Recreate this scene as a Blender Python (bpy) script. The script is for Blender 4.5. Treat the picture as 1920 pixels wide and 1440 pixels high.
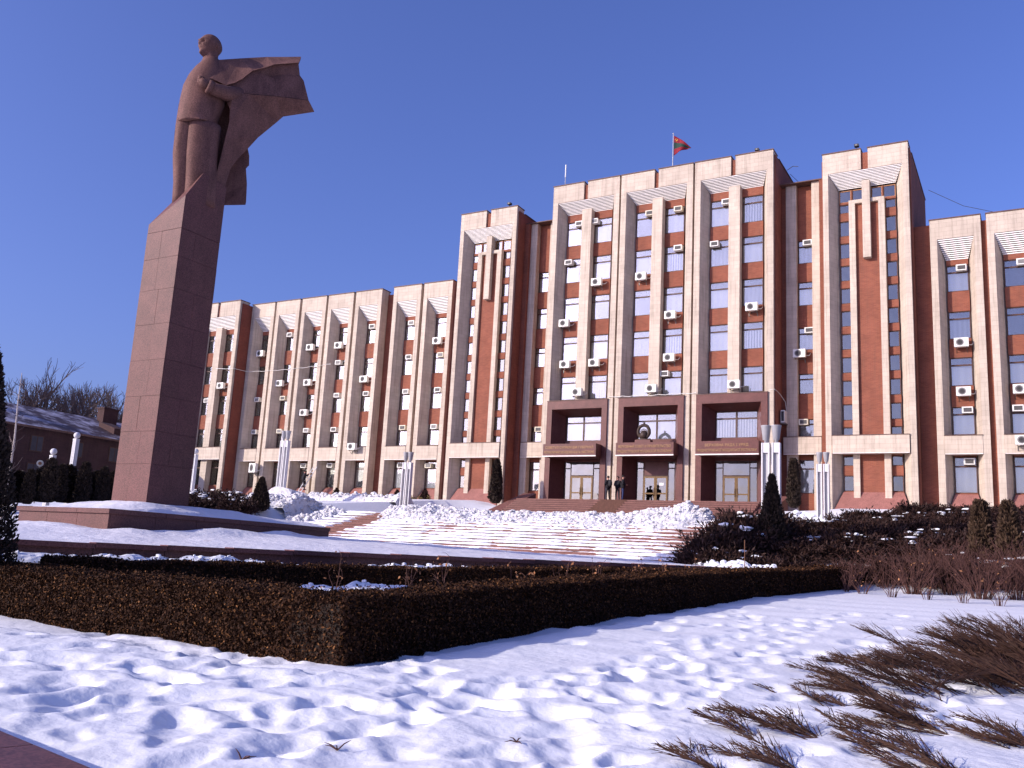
import bpy, bmesh, math, random
import numpy as np
from mathutils import Vector, Matrix

# ---------------------------------------------------------------- scene
scene = bpy.context.scene
col = scene.collection
for o in list(bpy.data.objects):
    bpy.data.objects.remove(o)
random.seed(7)
RNG = np.random.default_rng(11)

# camera (eye at the world origin, building facade parallel to the X axis)
F_PX, PITCH, ROLL, YAW = 1714.3, 0.1924, 0.0541, 0.5241
fw = Vector((-math.sin(YAW) * math.cos(PITCH), math.cos(YAW) * math.cos(PITCH), math.sin(PITCH)))
r0 = Vector((math.cos(YAW), math.sin(YAW), 0))
u0 = r0.cross(fw)
cr, sr = math.cos(ROLL), math.sin(ROLL)
rgt = r0 * cr + u0 * sr
upv = -r0 * sr + u0 * cr
cam_data = bpy.data.cameras.new('camera')
cam_data.sensor_width = 36.0
cam_data.lens = F_PX * 36.0 / 1920.0
cam_data.clip_start = 0.05
cam_data.clip_end = 3000
cam = bpy.data.objects.new('camera', cam_data)
col.objects.link(cam)
cam.matrix_world = Matrix(((rgt.x, upv.x, -fw.x, 0), (rgt.y, upv.y, -fw.y, 0), (rgt.z, upv.z, -fw.z, 0), (0, 0, 0, 1)))
scene.camera = cam

# sun and sky
SUN_AZ, SUN_EL = math.radians(38), math.radians(20.5)   # azimuth measured from -Y towards -X
to_sun = Vector((-math.sin(SUN_AZ) * math.cos(SUN_EL), -math.cos(SUN_AZ) * math.cos(SUN_EL), math.sin(SUN_EL)))
sun_data = bpy.data.lights.new('sun', 'SUN')
sun_data.energy = 5.0
sun_data.angle = math.radians(0.5)
sun_data.color = (1.0, 0.90, 0.80)
sun = bpy.data.objects.new('sun', sun_data)
col.objects.link(sun)
sun.rotation_euler = to_sun.to_track_quat('Z', 'Y').to_euler()

world = bpy.data.worlds.new('World')
scene.world = world
world.use_nodes = True
wn = world.node_tree.nodes
wl = world.node_tree.links
wn.clear()
sky = wn.new('ShaderNodeTexSky')
sky.sky_type = 'NISHITA'
sky.sun_disc = False
sky.sun_elevation = SUN_EL
sky.sun_rotation = math.radians(180) + SUN_AZ
sky.altitude = 0
sky.air_density = 1.0
sky.dust_density = 3.0
sky.ozone_density = 2.5
tint = wn.new('ShaderNodeMix')
tint.data_type = 'RGBA'
tint.blend_type = 'MULTIPLY'
tint.inputs['Factor'].default_value = 1.0
tint.inputs[7].default_value = (0.82, 0.86, 1.56, 1)
bg = wn.new('ShaderNodeBackground')
bg.inputs['Strength'].default_value = 0.145
wo = wn.new('ShaderNodeOutputWorld')
wl.new(sky.outputs[0], tint.inputs[6])
wl.new(tint.outputs[2], bg.inputs['Color'])
wl.new(bg.outputs[0], wo.inputs['Surface'])

vs = scene.view_settings
vs.view_transform = 'Standard'
vs.look = 'None'
vs.gamma = 1.0
vs.use_curve_mapping = False
vs.exposure = 0.0
scene.cycles.max_bounces = 8
scene.cycles.transparent_max_bounces = 12

# ---------------------------------------------------------------- helpers
def tag(o, label=None, cat=None, group=None, kind=None):
    if label: o['label'] = label
    if cat: o['category'] = cat
    if group: o['group'] = group
    if kind: o['kind'] = kind
    return o

def empty(name, loc=(0, 0, 0), label=None, cat=None, group=None, rz=0.0):
    o = bpy.data.objects.new(name, None)
    o.empty_display_size = 0.3
    o.location = loc
    o.rotation_euler = (0, 0, rz)
    col.objects.link(o)
    return tag(o, label, cat, group)

def link(name, mesh, parent=None, loc=(0, 0, 0), rz=0.0):
    o = bpy.data.objects.new(name, mesh)
    o.location = loc
    o.rotation_euler = (0, 0, rz)
    if parent is not None: o.parent = parent
    col.objects.link(o)
    return o

def copy_tree(o, parent=None):
    c = o.copy()
    col.objects.link(c)
    if parent is not None: c.parent = parent
    for ch in list(o.children):
        copy_tree(ch, c)
    return c

class MB:
    """collects polygons; mesh() makes one mesh datablock, build() links it as one object"""
    def __init__(s):
        s.v = []; s.f = []; s.m = []; s.cur = 0
    def add(s, vs_, fs_):
        b = len(s.v)
        s.v.extend(vs_)
        for f in fs_:
            s.f.append(tuple(i + b for i in f)); s.m.append(s.cur)
        return s
    def box(s, x0, x1, y0, y1, z0, z1):
        return s.add([(x0, y0, z0), (x1, y0, z0), (x1, y1, z0), (x0, y1, z0), (x0, y0, z1), (x1, y0, z1), (x1, y1, z1), (x0, y1, z1)],
                     [(0, 3, 2, 1), (4, 5, 6, 7), (0, 1, 5, 4), (1, 2, 6, 5), (2, 3, 7, 6), (3, 0, 4, 7)])
    def prism(s, poly, z0, z1):
        """poly: (x,y) list counter-clockwise seen from above"""
        a = sum(poly[i][0] * poly[(i + 1) % len(poly)][1] - poly[(i + 1) % len(poly)][0] * poly[i][1] for i in range(len(poly)))
        if a < 0: poly = poly[::-1]
        n = len(poly)
        return s.add([(x, y, z0) for x, y in poly] + [(x, y, z1) for x, y in poly],
                     [tuple(range(n))[::-1], tuple(range(n, 2 * n))] + [(i, (i + 1) % n, n + (i + 1) % n, n + i) for i in range(n)])
    def hexa(s, lo, hi):
        """eight corners: lo four (ccw), hi four"""
        return s.add(list(lo) + list(hi), [(0, 3, 2, 1), (4, 5, 6, 7), (0, 1, 5, 4), (1, 2, 6, 5), (2, 3, 7, 6), (3, 0, 4, 7)])
    def tube(s, pts, rad, n=6, cap=True):
        pts = [Vector(p) for p in pts]
        if not isinstance(rad, (list, tuple)): rad = [rad] * len(pts)
        rings = []
        t = (pts[1] - pts[0]).normalized()
        a = t.orthogonal().normalized()
        for i, p in enumerate(pts):
            if i == 0: t = pts[1] - pts[0]
            elif i == len(pts) - 1: t = pts[-1] - pts[-2]
            else: t = pts[i + 1] - pts[i - 1]
            t.normalize()
            a = (a - t * a.dot(t))
            a = a.normalized() if a.length > 1e-6 else t.orthogonal().normalized()
            b = t.cross(a)
            rings.append([tuple(p + (a * math.cos(2 * math.pi * k / n) + b * math.sin(2 * math.pi * k / n)) * rad[i]) for k in range(n)])
        vs_ = [v for r in rings for v in r]
        fs_ = []
        for i in range(len(pts) - 1):
            for k in range(n):
                fs_.append((i * n + k, i * n + (k + 1) % n, (i + 1) * n + (k + 1) % n, (i + 1) * n + k))
        if cap:
            fs_.append(tuple(range(n))[::-1]); fs_.append(tuple(range((len(pts) - 1) * n, len(pts) * n)))
        return s.add(vs_, fs_)
    def lathe(s, c, prof, n=12, axis='z'):
        """prof: (radius, offset along the axis)"""
        vs_ = []
        for r, h in prof:
            for k in range(n):
                a = 2 * math.pi * k / n
                p = (r * math.cos(a), r * math.sin(a), h)
                if axis == 'y': p = (p[0], p[2], -p[1])
                if axis == 'x': p = (p[2], p[0], p[1])
                vs_.append((c[0] + p[0], c[1] + p[1], c[2] + p[2]))
        m = len(prof)
        fs_ = [(i * n + k, i * n + (k + 1) % n, (i + 1) * n + (k + 1) % n, (i + 1) * n + k) for i in range(m - 1) for k in range(n)]
        fs_ += [tuple(range(n))[::-1], tuple(range((m - 1) * n, m * n))]
        return s.add(vs_, fs_)
    def ball(s, c, r, n=10, m=6, sx=1, sy=1, sz=1):
        return s.lathe(c, [(1e-3, -r * sz)] + [(r * sx * math.sin(math.pi * i / m), -r * sz * math.cos(math.pi * i / m)) for i in range(1, m)] + [(1e-3, r * sz)], n)
    def mesh(s, name, mats, smooth=False):
        me = bpy.data.meshes.new(name)
        me.from_pydata([tuple(v) for v in s.v], [], s.f)
        if not isinstance(mats, (list, tuple)): mats = [mats]
        for m in mats: me.materials.append(m)
        if len(mats) > 1:
            me.polygons.foreach_set('material_index', s.m)
        if smooth:
            me.polygons.foreach_set('use_smooth', [True] * len(s.f))
        me.update()
        return me
    def build(s, name, mats, parent=None, smooth=False, loc=(0, 0, 0), rz=0.0):
        return link(name, s.mesh(name, mats, smooth), parent, loc, rz)

def np_mesh(name, V, Fq, mats, matidx=None, smooth=False):
    """V (n,3) float array, Fq (m,k) int array, all faces k-gons"""
    me = bpy.data.meshes.new(name)
    V = np.asarray(V, np.float32); Fq = np.asarray(Fq, np.int32)
    m, k = Fq.shape
    me.vertices.add(len(V)); me.vertices.foreach_set('co', V.ravel())
    me.loops.add(m * k); me.loops.foreach_set('vertex_index', Fq.ravel())
    me.polygons.add(m); me.polygons.foreach_set('loop_start', np.arange(0, m * k, k, dtype=np.int32))
    if not isinstance(mats, (list, tuple)): mats = [mats]
    for mt in mats: me.materials.append(mt)
    if matidx is not None: me.polygons.foreach_set('material_index', np.asarray(matidx, np.int32))
    me.polygons.foreach_set('use_smooth', np.full(m, smooth, dtype=bool))
    me.update(calc_edges=True)
    me.validate()
    return me

def _hash(ix, iy, seed):
    h = (ix.astype(np.int64) * 374761393 + iy.astype(np.int64) * 668265263 + seed * 144665) & 0x7fffffff
    h = ((h ^ (h >> 13)) * 1274126177) & 0x7fffffff
    return ((h ^ (h >> 16)) & 0xffff) / 65535.0

def vnoise(x, y, seed=0):
    x = np.asarray(x, float); y = np.asarray(y, float)
    ix = np.floor(x); iy = np.floor(y)
    fx = x - ix; fy = y - iy
    fx = fx * fx * fx * (fx * (fx * 6 - 15) + 10); fy = fy * fy * fy * (fy * (fy * 6 - 15) + 10)
    a = _hash(ix, iy, seed); b = _hash(ix + 1, iy, seed); c = _hash(ix, iy + 1, seed); d = _hash(ix + 1, iy + 1, seed)
    return (a * (1 - fx) + b * fx) * (1 - fy) + (c * (1 - fx) + d * fx) * fy - 0.5

def fbm(x, y, oct_=4, seed=0):
    r = 0; a = 1.0
    ca, sa = math.cos(0.6), math.sin(0.6)
    for i in range(oct_):
        r = r + a * vnoise(x, y, seed + i * 17)
        x, y = (x * ca - y * sa) * 2.03 + 3.1, (x * sa + y * ca) * 2.03 + 1.7
        a *= 0.5
    return r

# ---------------------------------------------------------------- materials
def mat(name, base, rough=0.7, vary=0.12, nscale=3.0, bump=0.0, bscale=40.0, spec=0.3, metal=0.0, dirt=None, obj=True, bdist=0.01):
    m = bpy.data.materials.new(name)
    m.use_nodes = True
    nt = m.node_tree; n = nt.nodes; l = nt.links
    p = n['Principled BSDF']
    p.inputs['Roughness'].default_value = rough
    p.inputs['Specular IOR Level'].default_value = spec
    p.inputs['Metallic'].default_value = metal
    tc = n.new('ShaderNodeTexCoord')
    co = tc.outputs['Object']
    nz = n.new('ShaderNodeTexNoise'); nz.inputs['Scale'].default_value = nscale; nz.inputs['Detail'].default_value = 6
    l.new(co, nz.inputs['Vector'])
    rp = n.new('ShaderNodeValToRGB')
    rp.color_ramp.elements[0].position = 0.3; rp.color_ramp.elements[1].position = 0.7
    b = Vector(base)
    lo = b * (1 - vary); hi = b * (1 + vary)
    rp.color_ramp.elements[0].color = (*lo, 1); rp.color_ramp.elements[1].color = (*hi, 1)
    l.new(nz.outputs['Fac'], rp.inputs['Fac'])
    out = rp.outputs['Color']
    if dirt:
        nz2 = n.new('ShaderNodeTexNoise'); nz2.inputs['Scale'].default_value = dirt[1]; nz2.inputs['Detail'].default_value = 8; nz2.inputs['Roughness'].default_value = 0.65
        mp = n.new('ShaderNodeMapping'); mp.inputs['Scale'].default_value = dirt[3] if len(dirt) > 3 else (1, 1, 1)
        l.new(co, mp.inputs['Vector']); l.new(mp.outputs[0], nz2.inputs['Vector'])
        r2 = n.new('ShaderNodeValToRGB'); r2.color_ramp.elements[0].position = dirt[2][0]; r2.color_ramp.elements[1].position = dirt[2][1]
        l.new(nz2.outputs['Fac'], r2.inputs['Fac'])
        mx = n.new('ShaderNodeMix'); mx.data_type = 'RGBA'
        l.new(r2.outputs['Color'], mx.inputs['Factor']); l.new(out, mx.inputs[6]); mx.inputs[7].default_value = (*dirt[0], 1)
        out = mx.outputs[2]
    l.new(out, p.inputs['Base Color'])
    if bump > 0:
        nb = n.new('ShaderNodeTexNoise'); nb.inputs['Scale'].default_value = bscale; nb.inputs['Detail'].default_value = 5
        l.new(co, nb.inputs['Vector'])
        bp = n.new('ShaderNodeBump'); bp.inputs['Strength'].default_value = bump; bp.inputs['Distance'].default_value = bdist
        l.new(nb.outputs['Fac'], bp.inputs['Height']); l.new(bp.outputs[0], p.inputs['Normal'])
    return m

def coursed(name, c1, c2, mortar, bw, bh, msize, rough=0.8, streak=0.15, big=0.10, offset=0.5, streak_col=(0.1, 0.07, 0.05)):
    """bricks / facing tiles in courses on axis-aligned walls: u = x + y, v = z"""
    m = bpy.data.materials.new(name); m.use_nodes = True
    nt = m.node_tree; n = nt.nodes; l = nt.links; p = n['Principled BSDF']
    p.inputs['Roughness'].default_value = rough; p.inputs['Specular IOR Level'].default_value = 0.25
    tc = n.new('ShaderNodeTexCoord'); sp = n.new('ShaderNodeSeparateXYZ'); l.new(tc.outputs['Object'], sp.inputs[0])
    ad = n.new('ShaderNodeMath'); ad.operation = 'ADD'; l.new(sp.outputs[0], ad.inputs[0]); l.new(sp.outputs[1], ad.inputs[1])
    cb = n.new('ShaderNodeCombineXYZ'); l.new(ad.outputs[0], cb.inputs[0]); l.new(sp.outputs[2], cb.inputs[1])
    br = n.new('ShaderNodeTexBrick'); br.inputs['Scale'].default_value = 1.0
    br.inputs['Brick Width'].default_value = bw; br.inputs['Row Height'].default_value = bh; br.inputs['Mortar Size'].default_value = msize
    br.inputs['Mortar Smooth'].default_value = 0.3; br.inputs['Bias'].default_value = 0.0; br.offset = offset
    br.inputs['Color1'].default_value = (*c1, 1); br.inputs['Color2'].default_value = (*c2, 1); br.inputs['Mortar'].default_value = (*mortar, 1)
    l.new(cb.outputs[0], br.inputs['Vector'])
    # broad unevenness
    nz = n.new('ShaderNodeTexNoise'); nz.inputs['Scale'].default_value = 0.9; nz.inputs['Detail'].default_value = 7
    l.new(tc.outputs['Object'], nz.inputs['Vector'])
    mr = n.new('ShaderNodeMapRange'); mr.inputs[1].default_value = 0.3; mr.inputs[2].default_value = 0.7; mr.inputs[3].default_value = 1 - big; mr.inputs[4].default_value = 1 + big
    l.new(nz.outputs['Fac'], mr.inputs[0])
    oi = n.new('ShaderNodeObjectInfo'); mo = n.new('ShaderNodeMapRange'); mo.inputs[3].default_value = 0.93; mo.inputs[4].default_value = 1.06
    l.new(oi.outputs['Random'], mo.inputs[0])
    mm = n.new('ShaderNodeMath'); mm.operation = 'MULTIPLY'; l.new(mr.outputs[0], mm.inputs[0]); l.new(mo.outputs[0], mm.inputs[1]); mr = mm
    mu = n.new('ShaderNodeMix'); mu.data_type = 'RGBA'; mu.blend_type = 'MULTIPLY'; mu.inputs['Factor'].default_value = 1
    l.new(br.outputs['Color'], mu.inputs[6]); l.new(mr.outputs[0], mu.inputs[7])
    # rain streaks running down
    mp = n.new('ShaderNodeMapping'); mp.inputs['Scale'].default_value = (3.2, 3.2, 0.16); l.new(tc.outputs['Object'], mp.inputs['Vector'])
    ns = n.new('ShaderNodeTexNoise'); ns.inputs['Scale'].default_value = 1.6; ns.inputs['Detail'].default_value = 6; ns.inputs['Roughness'].default_value = 0.6
    l.new(mp.outputs[0], ns.inputs['Vector'])
    rs = n.new('ShaderNodeMapRange'); rs.inputs[1].default_value = 0.50; rs.inputs[2].default_value = 0.74; rs.inputs[3].default_value = 0; rs.inputs[4].default_value = streak
    l.new(ns.outputs['Fac'], rs.inputs[0])
    m2 = n.new('ShaderNodeMix'); m2.data_type = 'RGBA'; l.new(rs.outputs[0], m2.inputs['Factor']); l.new(mu.outputs[2], m2.inputs[6]); m2.inputs[7].default_value = (*streak_col, 1)
    l.new(m2.outputs[2], p.inputs['Base Color'])
    bp = n.new('ShaderNodeBump'); bp.inputs['Strength'].default_value = 0.5; bp.inputs['Distance'].default_value = 0.012
    l.new(br.outputs['Fac'], bp.inputs['Height']); bp.invert = True
    l.new(bp.outputs[0], p.inputs['Normal'])
    return m

def granite(name, base, rough=0.45, speck=0.5, sscale=60, dirt=None, spec=0.22):
    m = mat(name, base, rough, 0.14, 2.0, 0.10, 70, spec, dirt=dirt, bdist=0.004)
    nt = m.node_tree; n = nt.nodes; l = nt.links; p = n['Principled BSDF']
    src = p.inputs['Base Color'].links[0].from_socket
    tc = [x for x in n if x.type == 'TEX_COORD'][0]
    vo = n.new('ShaderNodeTexVoronoi'); vo.inputs['Scale'].default_value = sscale; l.new(tc.outputs['Object'], vo.inputs['Vector'])
    hs = n.new('ShaderNodeSeparateColor'); l.new(vo.outputs['Color'], hs.inputs[0])
    mr = n.new('ShaderNodeMapRange'); mr.inputs[3].default_value = 1 - speck; mr.inputs[4].default_value = 1 + speck; l.new(hs.outputs[0], mr.inputs[0])
    mu = n.new('ShaderNodeMix'); mu.data_type = 'RGBA'; mu.blend_type = 'MULTIPLY'; mu.inputs['Factor'].default_value = 1
    l.new(src, mu.inputs[6]); l.new(mr.outputs[0], mu.inputs[7]); l.new(mu.outputs[2], p.inputs['Base Color'])
    return m

def glass_mat(name, tintc=(0.93, 0.94, 0.95), refl=0.13, wob=0.02):
    m = bpy.data.materials.new(name); m.use_nodes = True
    nt = m.node_tree; n = nt.nodes; l = nt.links; n.clear()
    tr = n.new('ShaderNodeBsdfTransparent'); tr.inputs[0].default_value = (*tintc, 1)
    gl = n.new('ShaderNodeBsdfGlossy'); gl.inputs['Roughness'].default_value = 0.03; gl.inputs[0].default_value = (0.92, 0.93, 0.88, 1)
    lw = n.new('ShaderNodeLayerWeight'); lw.inputs['Blend'].default_value = 0.35
    mr = n.new('ShaderNodeMapRange'); mr.inputs[3].default_value = refl; mr.inputs[4].default_value = 0.95
    l.new(lw.outputs['Fresnel'], mr.inputs[0])
    mx = n.new('ShaderNodeMixShader'); l.new(mr.outputs[0], mx.inputs[0]); l.new(tr.outputs[0], mx.inputs[1]); l.new(gl.outputs[0], mx.inputs[2])
    ge = n.new('ShaderNodeNewGeometry')
    nz = n.new('ShaderNodeTexNoise'); nz.inputs['Scale'].default_value = 0.8; nz.inputs['Detail'].default_value = 2; l.new(ge.outputs['Position'], nz.inputs['Vector'])
    bp = n.new('ShaderNodeBump'); bp.inputs['Strength'].default_value = 0.5; bp.inputs['Distance'].default_value = wob; l.new(nz.outputs['Fac'], bp.inputs['Height'])
    l.new(bp.outputs[0], gl.inputs['Normal'])
    o = n.new('ShaderNodeOutputMaterial'); l.new(mx.outputs[0], o.inputs['Surface'])
    return m

def blind_mat(name, c1, c2, scale):
    m = mat(name, c1, 0.8, 0.04, 1.0)
    nt = m.node_tree; n = nt.nodes; l = nt.links; p = n['Principled BSDF']
    tc = [x for x in n if x.type == 'TEX_COORD'][0]
    wv = n.new('ShaderNodeTexWave'); wv.bands_direction = 'X'; wv.inputs['Scale'].default_value = scale; wv.inputs['Distortion'].default_value = 0.6
    l.new(tc.outputs['Object'], wv.inputs['Vector'])
    mx = n.new('ShaderNodeMix'); mx.data_type = 'RGBA'; mx.inputs[6].default_value = (*c1, 1); mx.inputs[7].default_value = (*c2, 1)
    l.new(wv.outputs['Fac'], mx.inputs['Factor']); l.new(mx.outputs[2], p.inputs['Base Color'])
    return m

def leaf_mat(name, c1, c2, rough=0.55, spec=0.3, hi=None):
    """leaf colour varies from leaf to leaf"""
    m = bpy.data.materials.new(name); m.use_nodes = True
    nt = m.node_tree; n = nt.nodes; l = nt.links; p = n['Principled BSDF']
    p.inputs['Roughness'].default_value = rough; p.inputs['Specular IOR Level'].default_value = spec
    ge = n.new('ShaderNodeNewGeometry')
    rp = n.new('ShaderNodeValToRGB'); rp.color_ramp.elements[0].color = (*c1, 1); rp.color_ramp.elements[1].color = (*c2, 1)
    if hi:
        rp.color_ramp.elements[1].position = 0.86
        e = rp.color_ramp.elements.new(1.0); e.color = (*hi, 1)
    l.new(ge.outputs['Random Per Island'], rp.inputs['Fac'])
    l.new(rp.outputs['Color'], p.inputs['Base Color'])
    return m

M = {}
M['cream'] = coursed('cream_facing_tile', (0.56, 0.465, 0.365), (0.505, 0.415, 0.325), (0.41, 0.335, 0.265), 0.62, 0.30, 0.008, 0.75, 0.42, 0.10)
M['brick'] = coursed('red_brick', (0.265, 0.085, 0.046), (0.21, 0.062, 0.036), (0.23, 0.105, 0.075), 0.25, 0.075, 0.008, 0.85, 0.25, 0.14)
M['brick_shaded'] = coursed('shaded_red_brick', (0.21, 0.055, 0.032), (0.165, 0.042, 0.028), (0.17, 0.075, 0.055), 0.25, 0.075, 0.008, 0.85, 0.25, 0.14)  # darker copy of the brick, shade put into the colour of a sunless flank
M['louver'] = mat('pale_louver_metal', (0.80, 0.75, 0.70), 0.5, 0.08, 4)
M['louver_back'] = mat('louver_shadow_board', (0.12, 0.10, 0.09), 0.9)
M['coping'] = mat('rusted_roof_flashing', (0.12, 0.065, 0.05), 0.6, 0.3, 6)
M['frame'] = mat('brown_window_frame', (0.075, 0.035, 0.024), 0.5, 0.15, 5)
M['frame_orange'] = mat('varnished_window_bar', (0.30, 0.14, 0.06), 0.5, 0.15, 5)
M['glass'] = glass_mat('window_glass')
M['glass_dark'] = glass_mat('stair_window_glass', (0.5, 0.52, 0.55), 0.13, 0.03)
M['blind'] = blind_mat('pale_roller_blind', (0.86, 0.82, 0.72), (0.78, 0.745, 0.655), 0.7)
M['blind_v'] = blind_mat('vertical_slat_blind', (0.76, 0.74, 0.68), (0.20, 0.20, 0.21), 1.6)
M['blind_grey'] = blind_mat('grey_curtain', (0.46, 0.45, 0.43), (0.36, 0.35, 0.34), 1.1)
M['blind_beige'] = blind_mat('beige_curtain', (0.62, 0.56, 0.46), (0.50, 0.45, 0.37), 1.3)
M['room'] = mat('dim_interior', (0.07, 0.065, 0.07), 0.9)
M['room_mid'] = mat('dim_curtain', (0.16, 0.15, 0.16), 0.9)
M['granite'] = granite('red_portal_granite', (0.125, 0.045, 0.038), 0.45, 0.35, 40, dirt=((0.10, 0.035, 0.03), 0.7, (0.5, 0.75)))
M['granite_ped'] = granite('pink_brown_granite', (0.120, 0.051, 0.041), 0.55, 0.38, 55, dirt=((0.13, 0.05, 0.045), 0.45, (0.42, 0.72), (1, 1, 0.45)))
M['granite_joint'] = mat('granite_joint', (0.085, 0.038, 0.032), 0.9)
M['granite_statue'] = granite('carved_pink_granite', (0.140, 0.066, 0.053), 0.75, 0.3, 45, dirt=((0.075, 0.032, 0.027), 1.6, (0.46, 0.74), (1.6, 1.6, 0.35)), spec=0.25)
_b = [x for x in M['granite_statue'].node_tree.nodes if x.type == 'BUMP'][0]
_b.inputs['Strength'].default_value = 0.5; _b.inputs['Distance'].default_value = 0.02
[x for x in M['granite_statue'].node_tree.nodes if x.type == 'TEX_NOISE'][-1].inputs['Scale'].default_value = 18
M['granite_step'] = granite('red_step_granite', (0.20, 0.088, 0.072), 0.55, 0.4, 50)
M['granite_dark'] = granite('dark_red_granite', (0.13, 0.052, 0.046), 0.4, 0.4, 50)
M['plinth'] = granite('plinth_granite', (0.27, 0.115, 0.092), 0.6, 0.25, 40)
M['ac_white'] = mat('white_painted_metal', (0.74, 0.72, 0.66), 0.45, 0.05, 4)
M['ac_cream'] = mat('yellowed_white_metal', (0.66, 0.60, 0.46), 0.5, 0.05, 4)
M['ac_dark'] = mat('dark_grille', (0.05, 0.045, 0.045), 0.6)
M['ac_grey'] = mat('grey_grille', (0.22, 0.21, 0.20), 0.6)
M['steel'] = mat('bracket_steel', (0.2, 0.19, 0.18), 0.5, metal=0.6)
M['lamp_white'] = mat('white_lamp_paint', (0.62, 0.60, 0.60), 0.5, 0.06, 4)
M['lamp_grey'] = mat('grey_lamp_bowl', (0.42, 0.41, 0.42), 0.45, 0.08, 5)
M['brass'] = mat('brass_door_frame', (0.14, 0.08, 0.03), 0.45, 0.12, 6, metal=0.2)
M['bronze'] = mat('dark_bronze', (0.055, 0.036, 0.028), 0.55, 0.35, 14, 0.2, 30, metal=0.25)
M['gold'] = mat('gilded_letters', (0.36, 0.21, 0.10), 0.5, 0.1, 10, metal=0.2)
M['drip'] = mat('white_drip_edge', (0.75, 0.68, 0.62), 0.5)
M['flag_red'] = mat('red_cloth', (0.20, 0.010, 0.022), 0.8)
M['flag_green'] = mat('green_cloth', (0.015, 0.04, 0.03), 0.8)
M['yellow'] = mat('yellow_print', (0.65, 0.40, 0.05), 0.8)
M['black_cloth'] = mat('black_coat_cloth', (0.014, 0.012, 0.015), 0.85, 0.3, 8)
M['jeans'] = mat('blue_denim', (0.035, 0.045, 0.12), 0.85, 0.25, 10)
M['grey_cloth'] = mat('dark_grey_trousers', (0.03, 0.028, 0.03), 0.85, 0.25, 10)
M['skin'] = mat('skin', (0.48, 0.25, 0.18), 0.5, 0.06, 8)
M['hair'] = mat('dark_hair', (0.015, 0.011, 0.009), 0.6, 0.3, 30)
M['white_paint'] = mat('white_ladder_paint', (0.75, 0.73, 0.70), 0.5, 0.06)
M['bark'] = mat('grey_bark', (0.13, 0.095, 0.085), 0.9, 0.3, 8)
M['bark_birch'] = mat('pale_birch_bark', (0.42, 0.36, 0.32), 0.8, 0.25, 10)
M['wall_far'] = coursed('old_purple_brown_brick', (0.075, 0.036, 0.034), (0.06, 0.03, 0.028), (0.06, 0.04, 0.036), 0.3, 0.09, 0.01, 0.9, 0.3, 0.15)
M['soil'] = mat('dark_bed_soil', (0.055, 0.035, 0.028), 0.95, 0.35, 3, 0.5, 12)
M['hedge_core'] = mat('hedge_inner_twigs', (0.022, 0.014, 0.009), 0.95, 0.4, 15)
M['leaf_box'] = leaf_mat('winter_boxwood_leaf', (0.014, 0.006, 0.004), (0.055, 0.023, 0.010), 0.75, 0.12, hi=(0.21, 0.09, 0.03))
M['juniper'] = leaf_mat('winter_juniper_scale', (0.020, 0.008, 0.006), (0.062, 0.027, 0.014), 0.7, 0.2)
M['juniper_dark'] = leaf_mat('dark_bank_juniper', (0.020, 0.009, 0.008), (0.048, 0.022, 0.016), 0.7, 0.2)
M['thuja'] = leaf_mat('dark_thuja_scale', (0.026, 0.017, 0.014), (0.05, 0.033, 0.022), 0.7, 0.2)
M['thuja_brown'] = leaf_mat('brown_thuja_scale', (0.045, 0.026, 0.016), (0.085, 0.050, 0.030), 0.7, 0.2)
M['redtwig'] = leaf_mat('red_brown_twig', (0.055, 0.022, 0.018), (0.10, 0.045, 0.034), 0.7, 0.2)
M['dry_leaf'] = leaf_mat('dry_orange_leaf', (0.30, 0.12, 0.05), (0.42, 0.20, 0.09), 0.7, 0.2)
M['small_green'] = leaf_mat('olive_bedding_leaf', (0.10, 0.07, 0.02), (0.22, 0.15, 0.05), 0.7, 0.2)

def snow_mat(name, base=(0.77, 0.77, 0.79), dirt=None, bump=0.5, bscale=9.0, bdist=0.03):
    m = mat(name, base, 0.6, 0.02, 2.0, bump, bscale, 0.25, dirt=dirt, bdist=bdist)
    nt = m.node_tree; n = nt.nodes; l = nt.links
    nb = [x for x in n if x.type == 'BUMP'][0]
    tc = [x for x in n if x.type == 'TEX_COORD'][0]
    n2 = n.new('ShaderNodeTexNoise'); n2.inputs['Scale'].default_value = 90; n2.inputs['Detail'].default_value = 3; l.new(tc.outputs['Object'], n2.inputs['Vector'])
    b2 = n.new('ShaderNodeBump'); b2.inputs['Strength'].default_value = 0.35; b2.inputs['Distance'].default_value = 0.004
    l.new(n2.outputs['Fac'], b2.inputs['Height']); l.new(b2.outputs[0], nb.inputs['Normal'])
    return m
M['snow'] = snow_mat('fresh_crusted_snow')
M['snow_dirty'] = snow_mat('shovelled_snow', (0.70, 0.68, 0.68), ((0.30, 0.24, 0.22), 4.5, (0.50, 0.74)), 0.9, 9.0, 0.06)
M['snow_old'] = snow_mat('trodden_terrace_snow', (0.74, 0.72, 0.74), ((0.42, 0.34, 0.33), 1.4, (0.60, 0.82)), 0.7, 5.0, 0.05)
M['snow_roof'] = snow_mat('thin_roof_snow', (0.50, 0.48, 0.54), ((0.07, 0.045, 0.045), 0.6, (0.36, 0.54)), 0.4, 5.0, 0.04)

# ---------------------------------------------------------------- terrain heights
def lerp_tab(v, tab):
    xs = [a for a, b in tab]; ys = [b for a, b in tab]
    return np.interp(v, xs, ys)

def smooth(a, b, v):
    t = np.clip((np.asarray(v, float) - a) / (b - a), 0, 1)
    return t * t * (3 - 2 * t)

COPE_A = np.array([-18.66, 11.5]); COPE_C = np.array([-9.7, 33.0])
COPE_D = (COPE_C - COPE_A) / np.linalg.norm(COPE_C - COPE_A)
COPE_N = np.array([-COPE_D[1], COPE_D[0]])          # points onto the terrace

def z_lawn(x, y):
    return -1.66 + 0.04 * np.asarray(y, float)

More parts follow.
